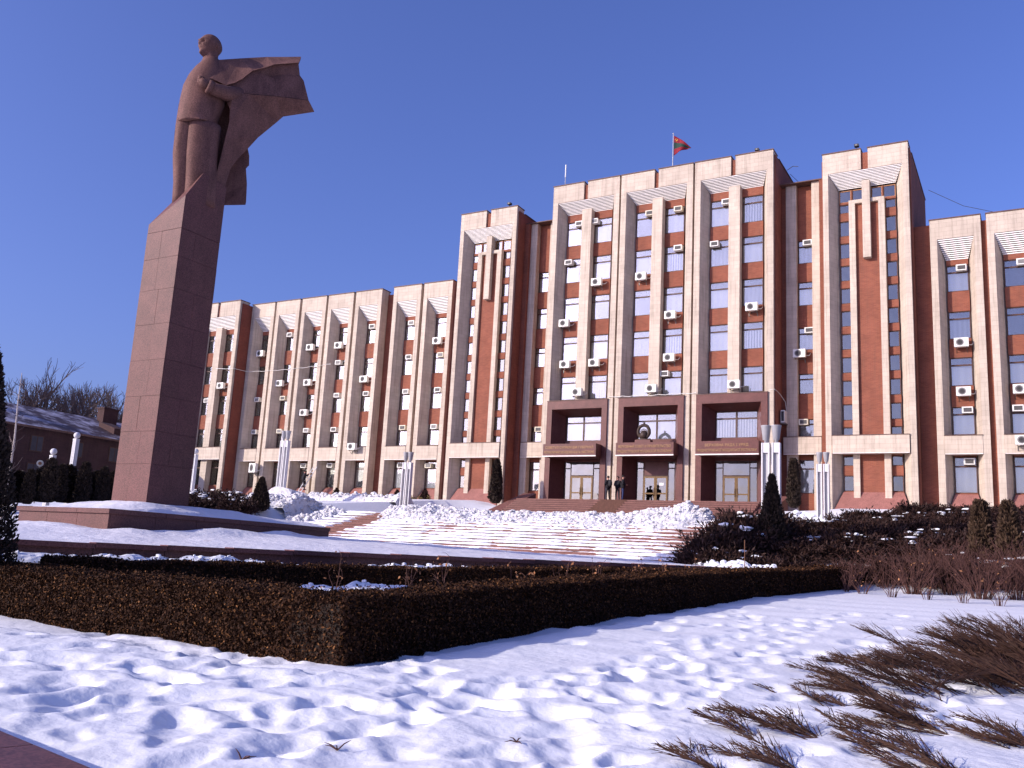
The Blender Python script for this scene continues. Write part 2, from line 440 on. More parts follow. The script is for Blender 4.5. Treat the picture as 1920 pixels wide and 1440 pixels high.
def z_terrace(x, y):
    x = np.asarray(x, float); y = np.asarray(y, float)
    d = np.clip((x - COPE_A[0]) * COPE_N[0] + (y - COPE_A[1]) * COPE_N[1], 0, 6)
    return -0.136 + 0.0156 * (y - 11.5) + 0.065 * d * (1 - 0.5 * smooth(24, 34, y))

def z_ground(x, y):
    x = np.asarray(x, float); y = np.asarray(y, float)
    lawn = -1.66 + 0.04 * np.minimum(y, 33.5)
    right = np.where(y < 33, lawn, lerp_tab(y, [(33, -0.36), (36, 0.35), (40, 1.25), (45, 2.1), (50, 2.75), (56, 3.6), (60, 4.5), (400, 4.6)]))
    mid = np.where(y < 34, lawn - 0.3, lerp_tab(y, [(34, -0.9), (41.5, 1.9), (54, 2.1), (59, 4.2), (400, 4.5)]))
    left = np.where(y < 16, lerp_tab(y, [(-100, -2), (8, -1.3), (12, -0.3), (16, 0.2)]), lerp_tab(y, [(16, 0.2), (26, 0.9), (30, 1.7), (36, 2.05), (42, 2.9), (48, 3.5), (56, 4.3), (60, 4.65), (400, 4.7)]))
    wr = smooth(-12.2, -11.8, x)
    wl = 1 - smooth(-37.0, -36.4, x)
    z = mid * (1 - wr - wl) + right * wr + left * wl
    far = smooth(-52, -66, -(-x)) if False else smooth(52, 66, -x)
    return z * (1 - far) + far * np.maximum(z, 3.6)

# coarse ground sheet out to the horizon
gx = np.concatenate([[-900, -500, -250, -150, -110], np.arange(-90, 41, 1.5), [55, 80, 120, 200, 400, 900]])
gy = np.concatenate([[-400, -150, -60, -25], np.arange(-10, 75, 1.0), [85, 110, 160, 260, 500, 1200]])
GX, GY = np.meshgrid(gx, gy)
GZ = z_ground(GX, GY) - 0.12
V = np.stack([GX.ravel(), GY.ravel(), GZ.ravel()], 1)
nx, ny = len(gx), len(gy)
I = np.arange((ny - 1) * (nx - 1)); r_ = I // (nx - 1); c_ = I % (nx - 1)
Fq = np.stack([r_ * nx + c_, r_ * nx + c_ + 1, (r_ + 1) * nx + c_ + 1, (r_ + 1) * nx + c_], 1)
g = link('ground', np_mesh('ground', V, Fq, M['snow'], smooth=True)); tag(g, kind='structure')

# ---------------------------------------------------------------- the building
BX, BY = -24.03, 63.0
bld = empty('government_building', (BX, BY, 0), 'long red brick and cream government building with vertical piers and stepped towers', 'building')

TOPS7 = [27.27, 24.15, 20.93, 17.70, 14.47]
BOTS7 = [25.22, 22.14, 18.91, 15.72, 12.62]
TOPS5 = [20.70, 17.55, 14.47, 11.24, 8.05]
BOTS5 = [18.90, 15.71, 12.60, 9.43, 5.74]

win_cache = {}
def window_meshes(w, h, transom, mull=False):
    key = (round(w, 2), round(h, 2), transom, mull)
    if key in win_cache: return win_cache[key]
    fb = MB(); t = 0.06; d0, d1 = -0.04, 0.05
    hw, hh = w / 2, h / 2
    fb.box(-hw, -hw + t, d0, d1, -hh, hh); fb.box(hw - t, hw, d0, d1, -hh, hh)
    fb.box(-hw + t, hw - t, d0, d1, -hh, -hh + t); fb.box(-hw + t, hw - t, d0, d1, hh - t, hh)
    panes = []
    zt = hh - h * 0.27
    if transom:
        fb.box(-hw + t, hw - t, d0 + 0.003, d1 - 0.003, zt - 0.05, zt + 0.05)
        zs = [(-hh + t, zt - 0.05), (zt + 0.05, hh - t)]
    else:
        zs = [(-hh + t, hh - t)]
    xs = [(-hw + t, hw - t)]
    if mull:
        fb.box(-0.06, 0.06, d0 - 0.004, d1 + 0.004, -hh + t, hh - t)
        xs = [(-hw + t, -0.06), (0.06, hw - t)]
    for (a, b) in zs:
        for (xa, xb) in xs:
            pb = MB(); pb.box(xa, xb, 0.0, 0.008, a, b)
            panes.append(pb)
    bb = MB(); bb.box(-hw + t, hw - t, 0.16, 0.165, -hh + t, hh - t if not transom else zt - 0.02)
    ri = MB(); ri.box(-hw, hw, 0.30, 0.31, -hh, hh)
    win_cache[key] = (fb, panes, bb, ri, {})
    return win_cache[key]

def window(x, y, z0, z1, w, transom=True, blind='blind', frame='frame', glass='glass', mull=False, label=None):
    """y: plane of the wall; the glass sits 8 cm behind it"""
    fb, panes, bb, ri, ch = window_meshes(w, z1 - z0, transom, mull)
    def md(k, mb, m):
        kk = (k, m)
        if kk not in ch: ch[kk] = mb.mesh(k, M[m])
        return ch[kk]
    o = link('window', md('window', fb, frame), bld, (x, y + 0.10, (z0 + z1) / 2))
    for i, p in enumerate(panes):
        link('glass_pane', md('glass_pane%d' % i, p, glass), o)
    if blind != 'none':
        link('blind', md('blind', bb, blind), o)
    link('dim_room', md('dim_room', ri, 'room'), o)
    return o

def pick_blind(p=(0.62, 0.2, 0.18)):
    k = random.choices(['blind', 'blind_v', 'none'], p)[0]
    if k == 'blind': k = random.choices(['blind', 'blind_grey', 'blind_beige'], (0.62, 0.26, 0.12))[0]
    return k

def slatted_soffit(cx, yf, yb, zo, zs, o, i, n):
    lb = MB()
    for k in range(n):
        t0, t1 = k / n, (k + 0.62) / n
        a0 = o + (i - o) * t0; a1 = o + (i - o) * t1
        y0 = yf + (yb - yf) * t0; y1 = yf + (yb - yf) * t1
        z0 = zo + (zs - zo) * t0; z1 = zo + (zs - zo) * t1
        lb.hexa([(cx - a1, y1, z1), (cx + a1, y1, z1), (cx + a1, y1 + 0.05, z1), (cx - a1, y1 + 0.05, z1)],
                [(cx - a0, y1, z0), (cx + a0, y1, z0), (cx + a0, y1 + 0.05, z0), (cx - a0, y1 + 0.05, z0)])
    so = tag(lb.build('louver_slats', M['louver'], bld), kind='stuff')
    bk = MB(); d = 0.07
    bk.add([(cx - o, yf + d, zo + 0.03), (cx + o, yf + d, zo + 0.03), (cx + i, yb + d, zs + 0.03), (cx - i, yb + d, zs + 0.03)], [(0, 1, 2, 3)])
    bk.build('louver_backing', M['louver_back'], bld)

def pier_pair(cx, W, o, i, yf, yb, z0, z1, m='cream'):
    for s in (-1, 1):
        b = MB(); b.prism([(cx + s * W, yf), (cx + s * o, yf), (cx + s * i, yb), (cx + s * W, yb)], z0, z1)
        b.build('facing_pier', M[m], bld)

def header(cx, W, yf, yb, z0, z1, slot):
    if slot:
        for s in (-1, 1):
            a, b_ = sorted((cx + s * W, cx + s * slot))
            b = MB(); b.box(a, b_, yf, yb, z0, z1); b.build('parapet_panel', M['cream'], bld)
            c = MB(); c.box(a - 0.04, b_ + 0.04, yf - 0.05, yb + 0.05, z1, z1 + 0.07); c.build('roof_flashing', M['coping'], bld)
        b = MB(); b.box(cx - slot, cx + slot, yf + 0.14, yb, z0, z1 - 0.22); b.build('brick_slot', M['brick'], bld)
    else:
        b = MB(); b.box(cx - W, cx + W, yf, yb, z0, z1); b.build('parapet_panel', M['cream'], bld)
        c = MB(); c.box(cx - W - 0.04, cx + W + 0.04, yf - 0.05, yb + 0.05, z1, z1 + 0.07); c.build('roof_flashing', M['coping'], bld)

def plinth(cx, o, i, yf, yb, ztop=5.66, zbot=4.2):
    b = MB()
    b.hexa([(cx - o + 0.01, yf - 0.10, zbot), (cx + o - 0.01, yf - 0.10, zbot), (cx + i, yb + 0.1, zbot), (cx - i, yb + 0.1, zbot)],
           [(cx - i, yb - 0.12, ztop), (cx + i, yb - 0.12, ztop), (cx + i, yb + 0.1, ztop + 0.005), (cx - i, yb + 0.1, ztop + 0.005)])
    b.build('granite_plinth', M['plinth'], bld)

def band(x0, x1, y0, y1, z0=8.13, z1=9.26):
    b = MB(); b.box(x0, x1, y0, y1, z0, z1); b.build('facing_band', M['cream'], bld)
    c = MB(); c.box(x0 - 0.02, x1 + 0.02, y0 - 0.04, y1 + 0.003, z1, z1 + 0.045); c.build('band_flashing', M['coping'], bld)
    c = MB(); c.box(x0 + 0.01, x1 - 0.01, y0 - 0.02, y0 + 0.10, z0 - 0.04, z0); c.build('drip_edge', M['drip'], bld)

def spandrel(cx, w, yb, z0, z1, m='brick'):
    b = MB(); b.box(cx - w / 2, cx + w / 2, yb, yb + 0.30, z0, z1); b.build('brick_spandrel', M[m], bld)

def wing_bay(cx, yf=0.0, ztop=23.65):
    W, o, i = 1.50, 1.085, 0.65
    yb = yf + 0.9
    pier_pair(cx, W, o, i, yf, yb + 0.3, 4.0, 22.3)
    header(cx, W, yf, yb + 0.3, 22.3, ztop, 0)
    slatted_soffit(cx, yf + 0.01, yb, 22.28, 21.03, o, i, 11)
    zz = [21.10] + [v for p in zip(TOPS5, BOTS5) for v in p] + [5.66]
    for k in range(0, 12, 2):
        a, b_ = zz[k], zz[k + 1]
        if k == 8: a, b_ = BOTS5[3], TOPS5[4]
        if k < 10: spandrel(cx, 2 * i, yb, b_, a)
    spandrel(cx, 2 * i, yb, 4.0, BOTS5[4])
    for t, b_ in zip(TOPS5, BOTS5):
        window(cx, yb, b_, t, 2 * i, True, pick_blind((0.66, 0.14, 0.20)))
    band(cx - o + 0.01, cx + o - 0.01, yf - 0.03, yb)
    plinth(cx, o, i, yf, yb)

def section_bay(cx, yf, ztop, zo, zs, tops, bots, zlow, m=0.41, wc=1.165, ww=1.50, dz=0.0, ground=False):
    W, o, i = 2.90, 2.45, 1.95
    yb = yf + 0.9
    pier_pair(cx, W, o, i, yf, yb + 0.3, 4.0, zo)
    header(cx, W, yf, yb + 0.3, zo, ztop, 0.17)
    slatted_soffit(cx, yf + 0.01, yb, zo - 0.02, zs, o, i, 10)
    for s in (-1, 1):
        c = cx + s * (m + i) / 2; w = i - m
        zz = [zs + 0.07] + [v for p in zip(tops, bots) for v in p]
        for k in range(0, len(zz) - 1, 2):
            spandrel(c, w, yb, zz[k + 1], zz[k])
        spandrel(c, w, yb, zlow, bots[-1])
        for t, b_ in zip(tops, bots):
            window(c, yb, b_, t, w, True, pick_blind())
    b = MB(); b.box(cx - m, cx + m, yf + 0.32, yb + 0.3, zlow, zs + 0.12); b.build('facing_mullion', M['cream'], bld)

def brick_wall(x0, x1, y0, y1, z0, z1, m='brick', name='brick_wall'):
    b = MB(); b.box(x0, x1, y0, y1, z0, z1); return b.build(name, M[m], bld)

# ---- central block
YC = -1.0
for cx in (-5.95, 0.0, 5.95):
    section_bay(cx, YC, 30.17, 28.70, 27.86, TOPS7, BOTS7, 12.35)
for s in (-1, 1):
    brick_wall(s * 2.975 - 0.07, s * 2.975 + 0.07, YC + 0.3, YC + 1.2, 4.0, 29.95)
    # outer flank of the central block
    a, b_ = sorted((s * 8.853, s * 8.95)); brick_wall(a, b_, YC + 0.28, 9.0, 4.0, 29.9)
brick_wall(-8.85, 8.85, 0.22, 0.32, 29.2, 29.95)
brick_wall(-8.85, 8.85, 8.9, 9.0, 4.0, 29.9)
cp = MB(); cp.box(-9.0, 9.0, 0.25, 9.05, 29.9, 29.97); cp.build('flat_roof', M['coping'], bld)
inner = MB()
inner.box(-8.8, 8.8, 0.75, 8.8, 4.0, 29.8)

# ---- towers
def tower(cx, side):
    yf, W, o, i = -0.92, 2.76, 2.40, 1.83
    yb = yf + 0.85
    pier_pair(cx, W, o, i, yf, yb + 0.3, 4.0, 27.65)
    header(cx, W, yf, yb + 0.3, 27.65, 29.12, 0.23)
    slatted_soffit(cx, yf + 0.01, yb, 27.63, 26.66, o, i, 12)
    for s in (-1, 1):
        # flank walls
        a, b_ = sorted((cx + s * (W + 0.003), cx + s * (W + 0.10)))
        brick_wall(a, b_, yf + 0.26, 9.0, 4.0, 28.75)
        # top pair of windows with the varnished bar between them
        for (xa, xb) in ((0.27, 0.98), (1.04, 1.83)):
            window(cx + s * (xa + xb) / 2, yb, 25.72, 26.60, xb - xa, False, 'none', 'frame_orange', 'glass_dark')
        spandrel(cx + s * 1.01, 0.06, yb - 0.02, 25.72, 26.60)
        # ladder of stair windows
        xc, w = cx + s * 1.49, 0.68
        tops = [25.58] + [24.36 - 1.607 * k for k in range(10)]
        bots = [24.94] + [24.36 - 1.607 * k - 1.10 for k in range(10)]
        bots[-1] = 9.2; tops[-1] = 9.95
        tops += [8.05, 6.75]; bots += [7.38, 5.72]
        for t, b_ in zip(tops, bots):
            window(xc, yb, b_, t, w, False, 'none', 'frame', 'glass_dark')
        spandrel(xc, w, yb, 25.58, 25.72)
        for k in range(len(tops) - 1):
            spandrel(xc, w, yb, tops[k + 1], bots[k])
        spandrel(xc, w, yb, 4.0, bots[-1])
        # cream ribs beside the stair windows
        b = MB(); b.box(cx + s * 0.75 if s > 0 else cx - 1.15, cx + 1.15 if s > 0 else cx - 0.75, yb - 0.34, yb + 0.3, 4.0, 25.70); b.build('facing_rib', M['cream'], bld)
        b = MB(); xa, xb = sorted((cx + s * 0.25, cx + s * 0.75)); b.box(xa, xb, yb - 0.34, yb + 0.3, 25.44, 25.70); b.build('facing_rib_cap', M['cream'], bld)
    spandrel(cx, 1.5, yb - 0.12, 4.0, 25.44)
    b = MB(); b.box(cx - 0.25, cx + 0.25, yb - 0.55, yb + 0.3, 21.43, 26.95); b.build('facing_spine', M['cream'], bld)
    band(cx - 2.34, cx + 2.34, yf - 0.10, yb)
    plinth(cx, o, i, yf, yb)
    cp = MB(); cp.box(cx - W - 0.14, cx + W + 0.14, yb + 0.35, 9.1, 28.75, 28.83); cp.build('flat_roof', M['coping'], bld)
    brick_wall(cx - W, cx + W, 8.8, 8.9, 4.0, 28.75)
    inner.box(cx - 2.7, cx + 2.7, 0.55, 8.7, 4.0, 28.6)
tower(-15.0, -1); tower(15.0, 1)

# ---- recesses between the central block and the towers
for s in (-1, 1):
    yb = 1.30
    def bx(n, xa, xb, y0, y1, z0, z1, m):
        a, b_ = sorted((s * xa, s * xb)); b = MB(); b.box(a, b_, y0, y1, z0, z1); return b.build(n, M[m], bld)
    bx('facing_pier', 9.28, 10.02, 0.95, yb + 0.3, 4.0, 28.0, 'cream')
    bx('facing_pier', 11.13, 11.72, 0.75, yb + 0.3, 4.0, 28.0, 'cream')
    bx('brick_wall', 11.72, 12.14, 0.45, yb + 0.3, 4.0, 27.95, 'brick')
    bx('brick_wall', 8.95, 9.28, 1.05, yb + 0.3, 4.0, 27.95, 'brick')
    c, w = s * 10.575, 1.10
    tops = [23.85, 20.72, 17.35, 14.02, 10.80, 7.98]; bots = [22.10, 18.97, 15.73, 12.58, 9.50, 5.66]
    spandrel(c, w, yb, tops[0], 27.95)
    for k in range(5): spandrel(c, w, yb, tops[k + 1], bots[k])
    spandrel(c, w, yb, 4.0, bots[-1])
    for t, b_ in zip(tops, bots): window(c, yb, b_, t, w, True, pick_blind((0.75, 0.05, 0.2)))
    a, b_ = sorted((s * 9.12, s * 11.66)); band(a, b_, 0.62, 1.1, 8.30, 9.46)
    bx('roof_flashing', 8.96, 12.2, 0.5, 1.7, 28.0, 28.07, 'coping')
    a, b_ = sorted((s * 9.0, s * 12.1)); inner.box(a, b_, 1.75, 8.7, 4.0, 27.8)

# ---- wings
LEFT = [-20.32, -23.62, -27.95, -31.22, -34.48, -37.78, -41.02]
RIGHT = [20.34, 23.67, 28.0, 31.3, 34.6]
for cx in LEFT + RIGHT: wing_bay(cx)
def gap(x0, x1, deep=0.45, top=23.35):
    brick_wall(x0, x1, deep, 1.2, 4.0, top)
for a, b_ in ((-22.12, -21.82), (-29.72, -29.45), (-32.98, -32.72), (-36.28, -35.98), (-39.52, -39.28),
              (21.84, 22.17), (29.5, 29.8), (32.8, 33.1)):
    gap(a, b_, 0.32)
gap(-26.45, -25.12, 0.95); gap(25.17, 26.5, 0.95)
for s in (-1, 1):
    a, b_ = sorted((s * 17.87, s * 18.83)); gap(a, b_, 0.42, 23.5)
# projecting end block of the left wing
T5 = [t - 0.0 for t in TOPS5]; B5 = list(BOTS5)
section_bay(-45.55, -1.5, 23.75, 22.3, 21.15, T5[:4], B5[:4], 8.2)
for s in (-1, 1):
    c, w = -45.55 + s * 1.18, 1.54
    window(c, -0.6, 5.74, 8.05, w, True, 'none')
    spandrel(c, w, -0.6, 4.0, 5.74); 
b = MB(); b.box(-45.55 - 0.41, -45.55 + 0.41, -1.18, -0.3, 4.0, 8.15); b.build('facing_mullion', M['cream'], bld)
band(-45.55 - 2.40, -45.55 + 2.40, -1.53, -0.58, 8.16, 9.28)
brick_wall(-42.648, -42.53, -1.25, 1.2, 4.0, 23.5, 'brick_shaded')
brick_wall(-48.6, -48.45, -1.25, 9.0, 4.0, 23.5)
inner.box(-48.4, -42.7, 0.2, 8.7, 4.0, 23.3)
inner.box(-42.5, -17.9, 1.75, 8.7, 4.0, 23.3)
inner.box(17.9, 36.1, 1.75, 8.7, 4.0, 23.3)
inner.build('inner_wall', M['room'], bld)
for a, b_ in ((-48.6, -17.9), (17.9, 36.2)):
    cp = MB(); cp.box(a, b_, 1.22, 9.0, 23.3, 23.4); cp.build('flat_roof', M['coping'], bld)
    brick_wall(a, b_, 8.9, 9.0, 4.0, 23.3)
brick_wall(36.1, 36.2, 0.3, 8.9, 4.0, 23.3)
# narrow connector wall right of the right tower
def cable(pts, r=0.022, name='facade_cable'):
    MB_ = MB(); MB_.tube(pts, r, 4); return MB_.build(name, M['ac_white'], bld)
cab = []
for k in range(29):
    x = -45 + 13.3 * k / 28.0 + 0.0
    cab.append((x, -0.03 if x > -42.6 else -1.53, 17.02 - 0.22 * math.sin(math.pi * k / 28) + 0.03 * math.sin(k * 1.7)))
cable(cab)
cab = [(-3.4 + 6.8 * k / 24, -1.06, 12.52 + 0.035 * math.sin(k * 1.9)) for k in range(25)]
cable(cab)
cable([(8.6, -1.05, 12.55), (8.93, -1.05, 12.55), (8.99, -0.6, 12.5), (8.99, 0.2, 12.45), (9.2, 0.9, 12.0), (9.3, 0.92, 11.2)])

# ---- three granite portals with inscribed canopies and brass doors
def text_obj(body, size, parent, loc, width, mname):
    cu = bpy.data.curves.new('lettering', 'FONT')
    cu.body = body; cu.size = size; cu.align_x = 'CENTER'; cu.extrude = 0.018; cu.resolution_u = 2
    cu.space_character = 1.06
    tmp = bpy.data.objects.new('lettering_tmp', cu); col.objects.link(tmp)
    bpy.context.view_layer.update()
    me = bpy.data.meshes.new_from_object(tmp.evaluated_get(bpy.context.evaluated_depsgraph_get()))
    bpy.data.objects.remove(tmp); bpy.data.curves.remove(cu)
    xs = [v.co.x for v in me.vertices]
    w = max(xs) - min(xs); mid = (max(xs) + min(xs)) / 2
    k = min(1.0, width / w) if width else 1.0
    me.transform(Matrix.Translation(loc) @ Matrix.Rotation(math.pi / 2, 4, 'X') @ Matrix.Diagonal((k, 1, 1, 1)) @ Matrix.Translation((-mid, 0, 0)))
    me.materials.clear(); me.materials.append(M[mname])
    return link('lettering', me, parent)

TEXTS = [('СОВЕТУЛ СУПРЕМ ШИ ГУВЕРНУЛ', 'РЕПУБЛИЧИЙ МОЛДОВЕНЕШТЬ НИСТРЕНЕ'),
         ('ВЕРХОВНЫЙ СОВЕТ И ПРАВИТЕЛЬСТВО', 'ПРИДНЕСТРОВСКОЙ МОЛДАВСКОЙ РЕСПУБЛИКИ'),
         ('ВЕРХОВНА РАДА І УРЯД', 'ПРИДНІСТРОВСЬКОЇ МОЛДАВСЬКОЇ РЕСПУБЛІКИ')]
def portal(cx, texts, mid):
    yf = YC - 0.14; yb = 0.20
    W, o, i = 2.52, 2.09, 1.50
    zt, zo, zs = 12.36, 11.70, 11.36
    for s in (-1, 1):
        b = MB(); b.prism([(cx + s * W, yf), (cx + s * o, yf), (cx + s * i, yb), (cx + s * (W), yb)], 4.5, zo)
        b.build('portal_jamb', M['granite'], bld)
    b = MB(); b.box(cx - W, cx + W, yf, yb, zo, zt); b.build('portal_lintel', M['granite'], bld)
    c = MB(); c.box(cx - W - 0.03, cx + W + 0.03, yf - 0.03, yb, zt, zt + 0.05); c.build('portal_flashing', M['coping'], bld)
    b = MB(); b.hexa([(cx - o, yf, zo - 0.002), (cx + o, yf, zo - 0.002), (cx + i, yb, zs), (cx - i, yb, zs)], [(cx - o, yf, zo + 0.02), (cx + o, yf, zo + 0.02), (cx + i, yb, zo + 0.02), (cx - i, yb, zo + 0.02)])
    b.build('portal_soffit', M['granite'], bld)
    # wall between upper window and doors
    b = MB(); b.box(cx - i, cx + i, yb - 0.05, yb + 0.3, 7.80, 9.42); b.build('portal_panel', M['granite'], bld)
    window(cx, yb, 9.42, 11.34, 2 * i, True, 'blind_v' if mid > 0 else 'blind', 'frame', 'glass', True)
    # canopy
    cb = MB(); cb.box(cx - 2.18, cx + 2.18, YC - 1.15, yb - 0.06, 8.02, 8.90)
    can = cb.build('canopy', M['granite'], bld)
    if mid == 0:
        k = MB(); k.box(cx - 0.75, cx + 0.42, YC - 1.10, YC - 0.55, 8.905, 9.10); k.build('emblem_base', M['granite'], can)
    c = MB(); c.box(cx - 2.20, cx + 2.20, YC - 1.19, YC - 1.12, 7.93, 8.015); c.build('drip_edge', M['drip'], can)
    c = MB(); c.box(cx - 2.12, cx + 2.12, YC - 1.10, yb - 0.06, 7.96, 8.015); c.build('canopy_soffit', M['granite_dark'], can)
    text_obj(texts[0], 0.25, can, (cx, YC - 1.152, 8.53), 3.95 if mid < 1 else 3.0, 'gold')
    text_obj(texts[1], 0.24, can, (cx, YC - 1.152, 8.18), 4.10, 'gold')
    # glazed door screen
    zb, zd, ztp = 4.62, 6.72, 7.80
    fr = MB(); t = 0.055
    for x in (-1.46, -0.95, 0.95, 1.46): fr.box(cx + x - t / 2, cx + x + t / 2, yb + 0.05, yb + 0.14, zb, ztp)
    fr.box(cx - 0.95 + t / 2, cx + 0.95 - t / 2, yb + 0.053, yb + 0.137, zd, zd + 0.08)
    for s in (-1, 1):
        a, b_ = sorted((cx + s * (0.95 + t / 2), cx + s * (1.46 - t / 2)))
        fr.box(a, b_, yb + 0.053, yb + 0.137, 7.28, 7.34)
    scr = fr.build('door_screen', M['frame'], bld)
    for (xa, xb, za, zb_) in ((-1.44, -0.98, 4.65, 7.27), (-1.44, -0.98, 7.35, 7.79), (0.98, 1.44, 4.65, 7.27), (0.98, 1.44, 7.35, 7.79), (-0.92, 0.92, 6.81, 7.79)):
        p = MB(); p.box(cx + xa, cx + xb, yb + 0.09, yb + 0.098, za, zb_); p.build('glass_pane', M['granite_dark'] if (mid == 0 and xa < -0.9 and xb > 0.9) else M['glass_dark'], scr)
    for s in (-1, 1):
        d = MB(); xa, xb = sorted((cx + s * 0.01, cx + s * 0.915)); t2 = 0.10
        y0, y1 = yb + 0.03, yb + 0.10
        d.box(xa, xa + t2, y0, y1, zb, zd - 0.01); d.box(xb - t2, xb, y0, y1, zb, zd - 0.01)
        d.box(xa + t2, xb - t2, y0, y1, zb, zb + 0.22); d.box(xa + t2, xb - t2, y0, y1, zd - 0.12, zd - 0.01); d.box(xa + t2, xb - t2, y0 + 0.004, y1 - 0.004, 5.42, 5.52)
        dr = d.build('door', M['brass'], bld)
        for za, zb_ in ((zb + 0.22, 5.42), (5.52, zd - 0.12)):
            p = MB(); p.box(xa + t2, xb - t2, yb + 0.06, yb + 0.068, za, zb_); p.build('glass_pane', M['glass_dark'], dr)
        h = MB(); hx = cx + s * 0.09; h.tube([(hx, y0 - 0.01, 5.3), (hx, y0 - 0.07, 5.32), (hx, y0 - 0.07, 5.85), (hx, y0 - 0.01, 5.87)], 0.018, 6); h.build('handle', M['brass'], dr)
        if mid == 0 and s > 0:
            n_ = MB(); n_.box(cx + 0.30, cx + 0.62, yb + 0.052, yb + 0.058, 6.05, 6.25); n_.build('paper_notice', M['white_paint'], dr)
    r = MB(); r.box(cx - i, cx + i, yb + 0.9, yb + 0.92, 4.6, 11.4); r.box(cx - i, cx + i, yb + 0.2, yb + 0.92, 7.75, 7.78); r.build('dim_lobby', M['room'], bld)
for k, (cx, tx) in enumerate(zip((-5.95, 0.0, 5.95), TEXTS)):
    portal(cx, tx, k - 1)

# ---- emblem above the middle canopy: wreath, globe and star in bronze
em = empty('bronze_emblem', (BX - 0.17, BY + YC - 0.82, 9.10), 'dark bronze wreath emblem with star on the middle canopy', 'emblem')
for s in (-1, 1):
    wb = MB()
    for k in range(26):
        a = -1.15 + k / 25 * 2.45
        rad = 0.50
        cxx, czz = s * rad * math.cos(a) * 1.02, 0.72 + rad * 1.12 * math.sin(a)
        for j in (-1, 0, 1):
            ang = a + 0.5 * j + 0.15
            tip = (cxx + s * (-math.sin(ang)) * 0.20 + s * 0.10 * j * math.cos(a), -0.03 - 0.05 * (j == 0), czz + math.cos(ang) * 0.20 + 0.10 * j * math.sin(a))
            wb.tube([(cxx, 0, czz), ((cxx + tip[0]) / 2, -0.05, (czz + tip[2]) / 2), tip], [0.09, 0.15, 0.03], 5)
    wb.build('wreath', M['bronze'], em, True)
gb = MB(); gb.ball((0, 0.02, 0.42), 0.40, 14, 8, sy=0.5); gb.build('globe', M['bronze'], em, True)
rb = MB()
for k in range(9):
    a = math.pi * (k + 0.5) / 9
    rb.tube([(0.1 * math.cos(a), -0.02, 0.72), (0.34 * math.cos(a), -0.02, 0.70 + 0.30 * math.sin(a))], [0.02, 0.035], 4)
rb.build('sun_rays', M['bronze'], em)
st = MB(); pts = []
for k in range(10):
    a = math.pi / 2 + k * math.pi / 5; r = 0.15 if k % 2 == 0 else 0.06
    pts.append((r * math.cos(a), r * math.sin(a)))
st.add([(x, -0.04, 1.47 + z) for x, z in pts] + [(x, 0.04, 1.47 + z) for x, z in pts] + [(0, -0.08, 1.47)],
       [(i, (i + 1) % 10, 20) for i in range(10)] + [((i + 1) % 10, i, 10 + i, 10 + (i + 1) % 10) for i in range(10)] + [tuple(range(10, 20))])
st.build('star', M['bronze'], em)
rib = MB(); rib.tube([(-0.62, 0, 0.05), (-0.3, -0.08, 0.02), (0, -0.1, 0.10), (0.3, -0.08, 0.02), (0.62, 0, 0.05)], [0.09, 0.10, 0.12, 0.10, 0.09], 6); rib.build('ribbon', M['bronze'], em, True)

em.scale = (0.84, 0.9, 0.84)
# ---- air conditioners
def fan_mb(cx, cy, cz, r):
    b = MB(); b.lathe((cx, cy, cz), [(r, 0.0), (r, 0.012)], 14, 'y'); return b
sp = MB(); sp.box(-0.42, 0.42, -0.16, 0.16, -0.29, 0.29)
sp_case = sp.mesh('casing', M['ac_white'])
sp_fan = MB(); sp_fan.lathe((-0.08, -0.165, 0), [(0.225, 0.0), (0.235, 0.0), (0.235, 0.02), (0.215, 0.025)], 16, 'y')
sp_fan_m = sp_fan.mesh('fan_grille', M['ac_grey'])
sp_hub = MB(); sp_hub.lathe((-0.08, -0.19, 0), [(0.06, 0.0), (0.06, 0.01)], 10, 'y'); sp_hub.lathe((-0.08, -0.19, 0), [(0.15, 0), (0.165, 0.006)], 14, 'y')
sp_hub_m = sp_hub.mesh('fan_hub', M['ac_dark'])
sp_br = MB()
for s in (-1, 1):
    sp_br.box(s * 0.3 - 0.02, s * 0.3 + 0.02, -0.14, 0.42, -0.335, -0.295); sp_br.tube([(s * 0.3, 0.40, -0.58), (s * 0.3, -0.05, -0.32)], 0.015, 4)
    sp_br.box(s * 0.3 - 0.02, s * 0.3 + 0.02, 0.40, 0.44, -0.60, -0.295)
sp_br.box(-0.28, 0.28, 0.405, 0.435, -0.33, -0.30)
sp_br_m = sp_br.mesh('wall_bracket', M['steel'])
sp_pipe = MB(); sp_pipe.tube([(0.42, 0.05, -0.15), (0.55, 0.1, -0.17), (0.62, 0.25, -0.12), (0.66, 0.42, 0.05)], 0.02, 5)
sp_pipe_m = sp_pipe.mesh('refrigerant_pipe', M['ac_white'])
bxm = MB(); bxm.box(-0.31, 0.31, -0.33, 0.25, -0.20, 0.20); bx_case = [bxm.mesh('casing', M['ac_white']), bxm.mesh('casing', M['ac_cream'])]
bg_ = MB(); bg_.box(-0.22, 0.25, -0.338, -0.331, -0.14, 0.13); bx_grille = [bg_.mesh('grille', M['ac_dark']), bg_.mesh('grille', M['ac_grey'])]
bs = MB()
for k in range(5): bs.box(-0.22, 0.25, -0.350, -0.339, -0.125 + k * 0.055, -0.113 + k * 0.055)
bx_slats = bs.mesh('grille_slats', M['ac_grey'])
tp = MB(); tp.box(-0.31, 0.31, 0.05, 0.06, -0.24, 0.24); bx_panel = tp.mesh('mounting_panel', M['frame'])

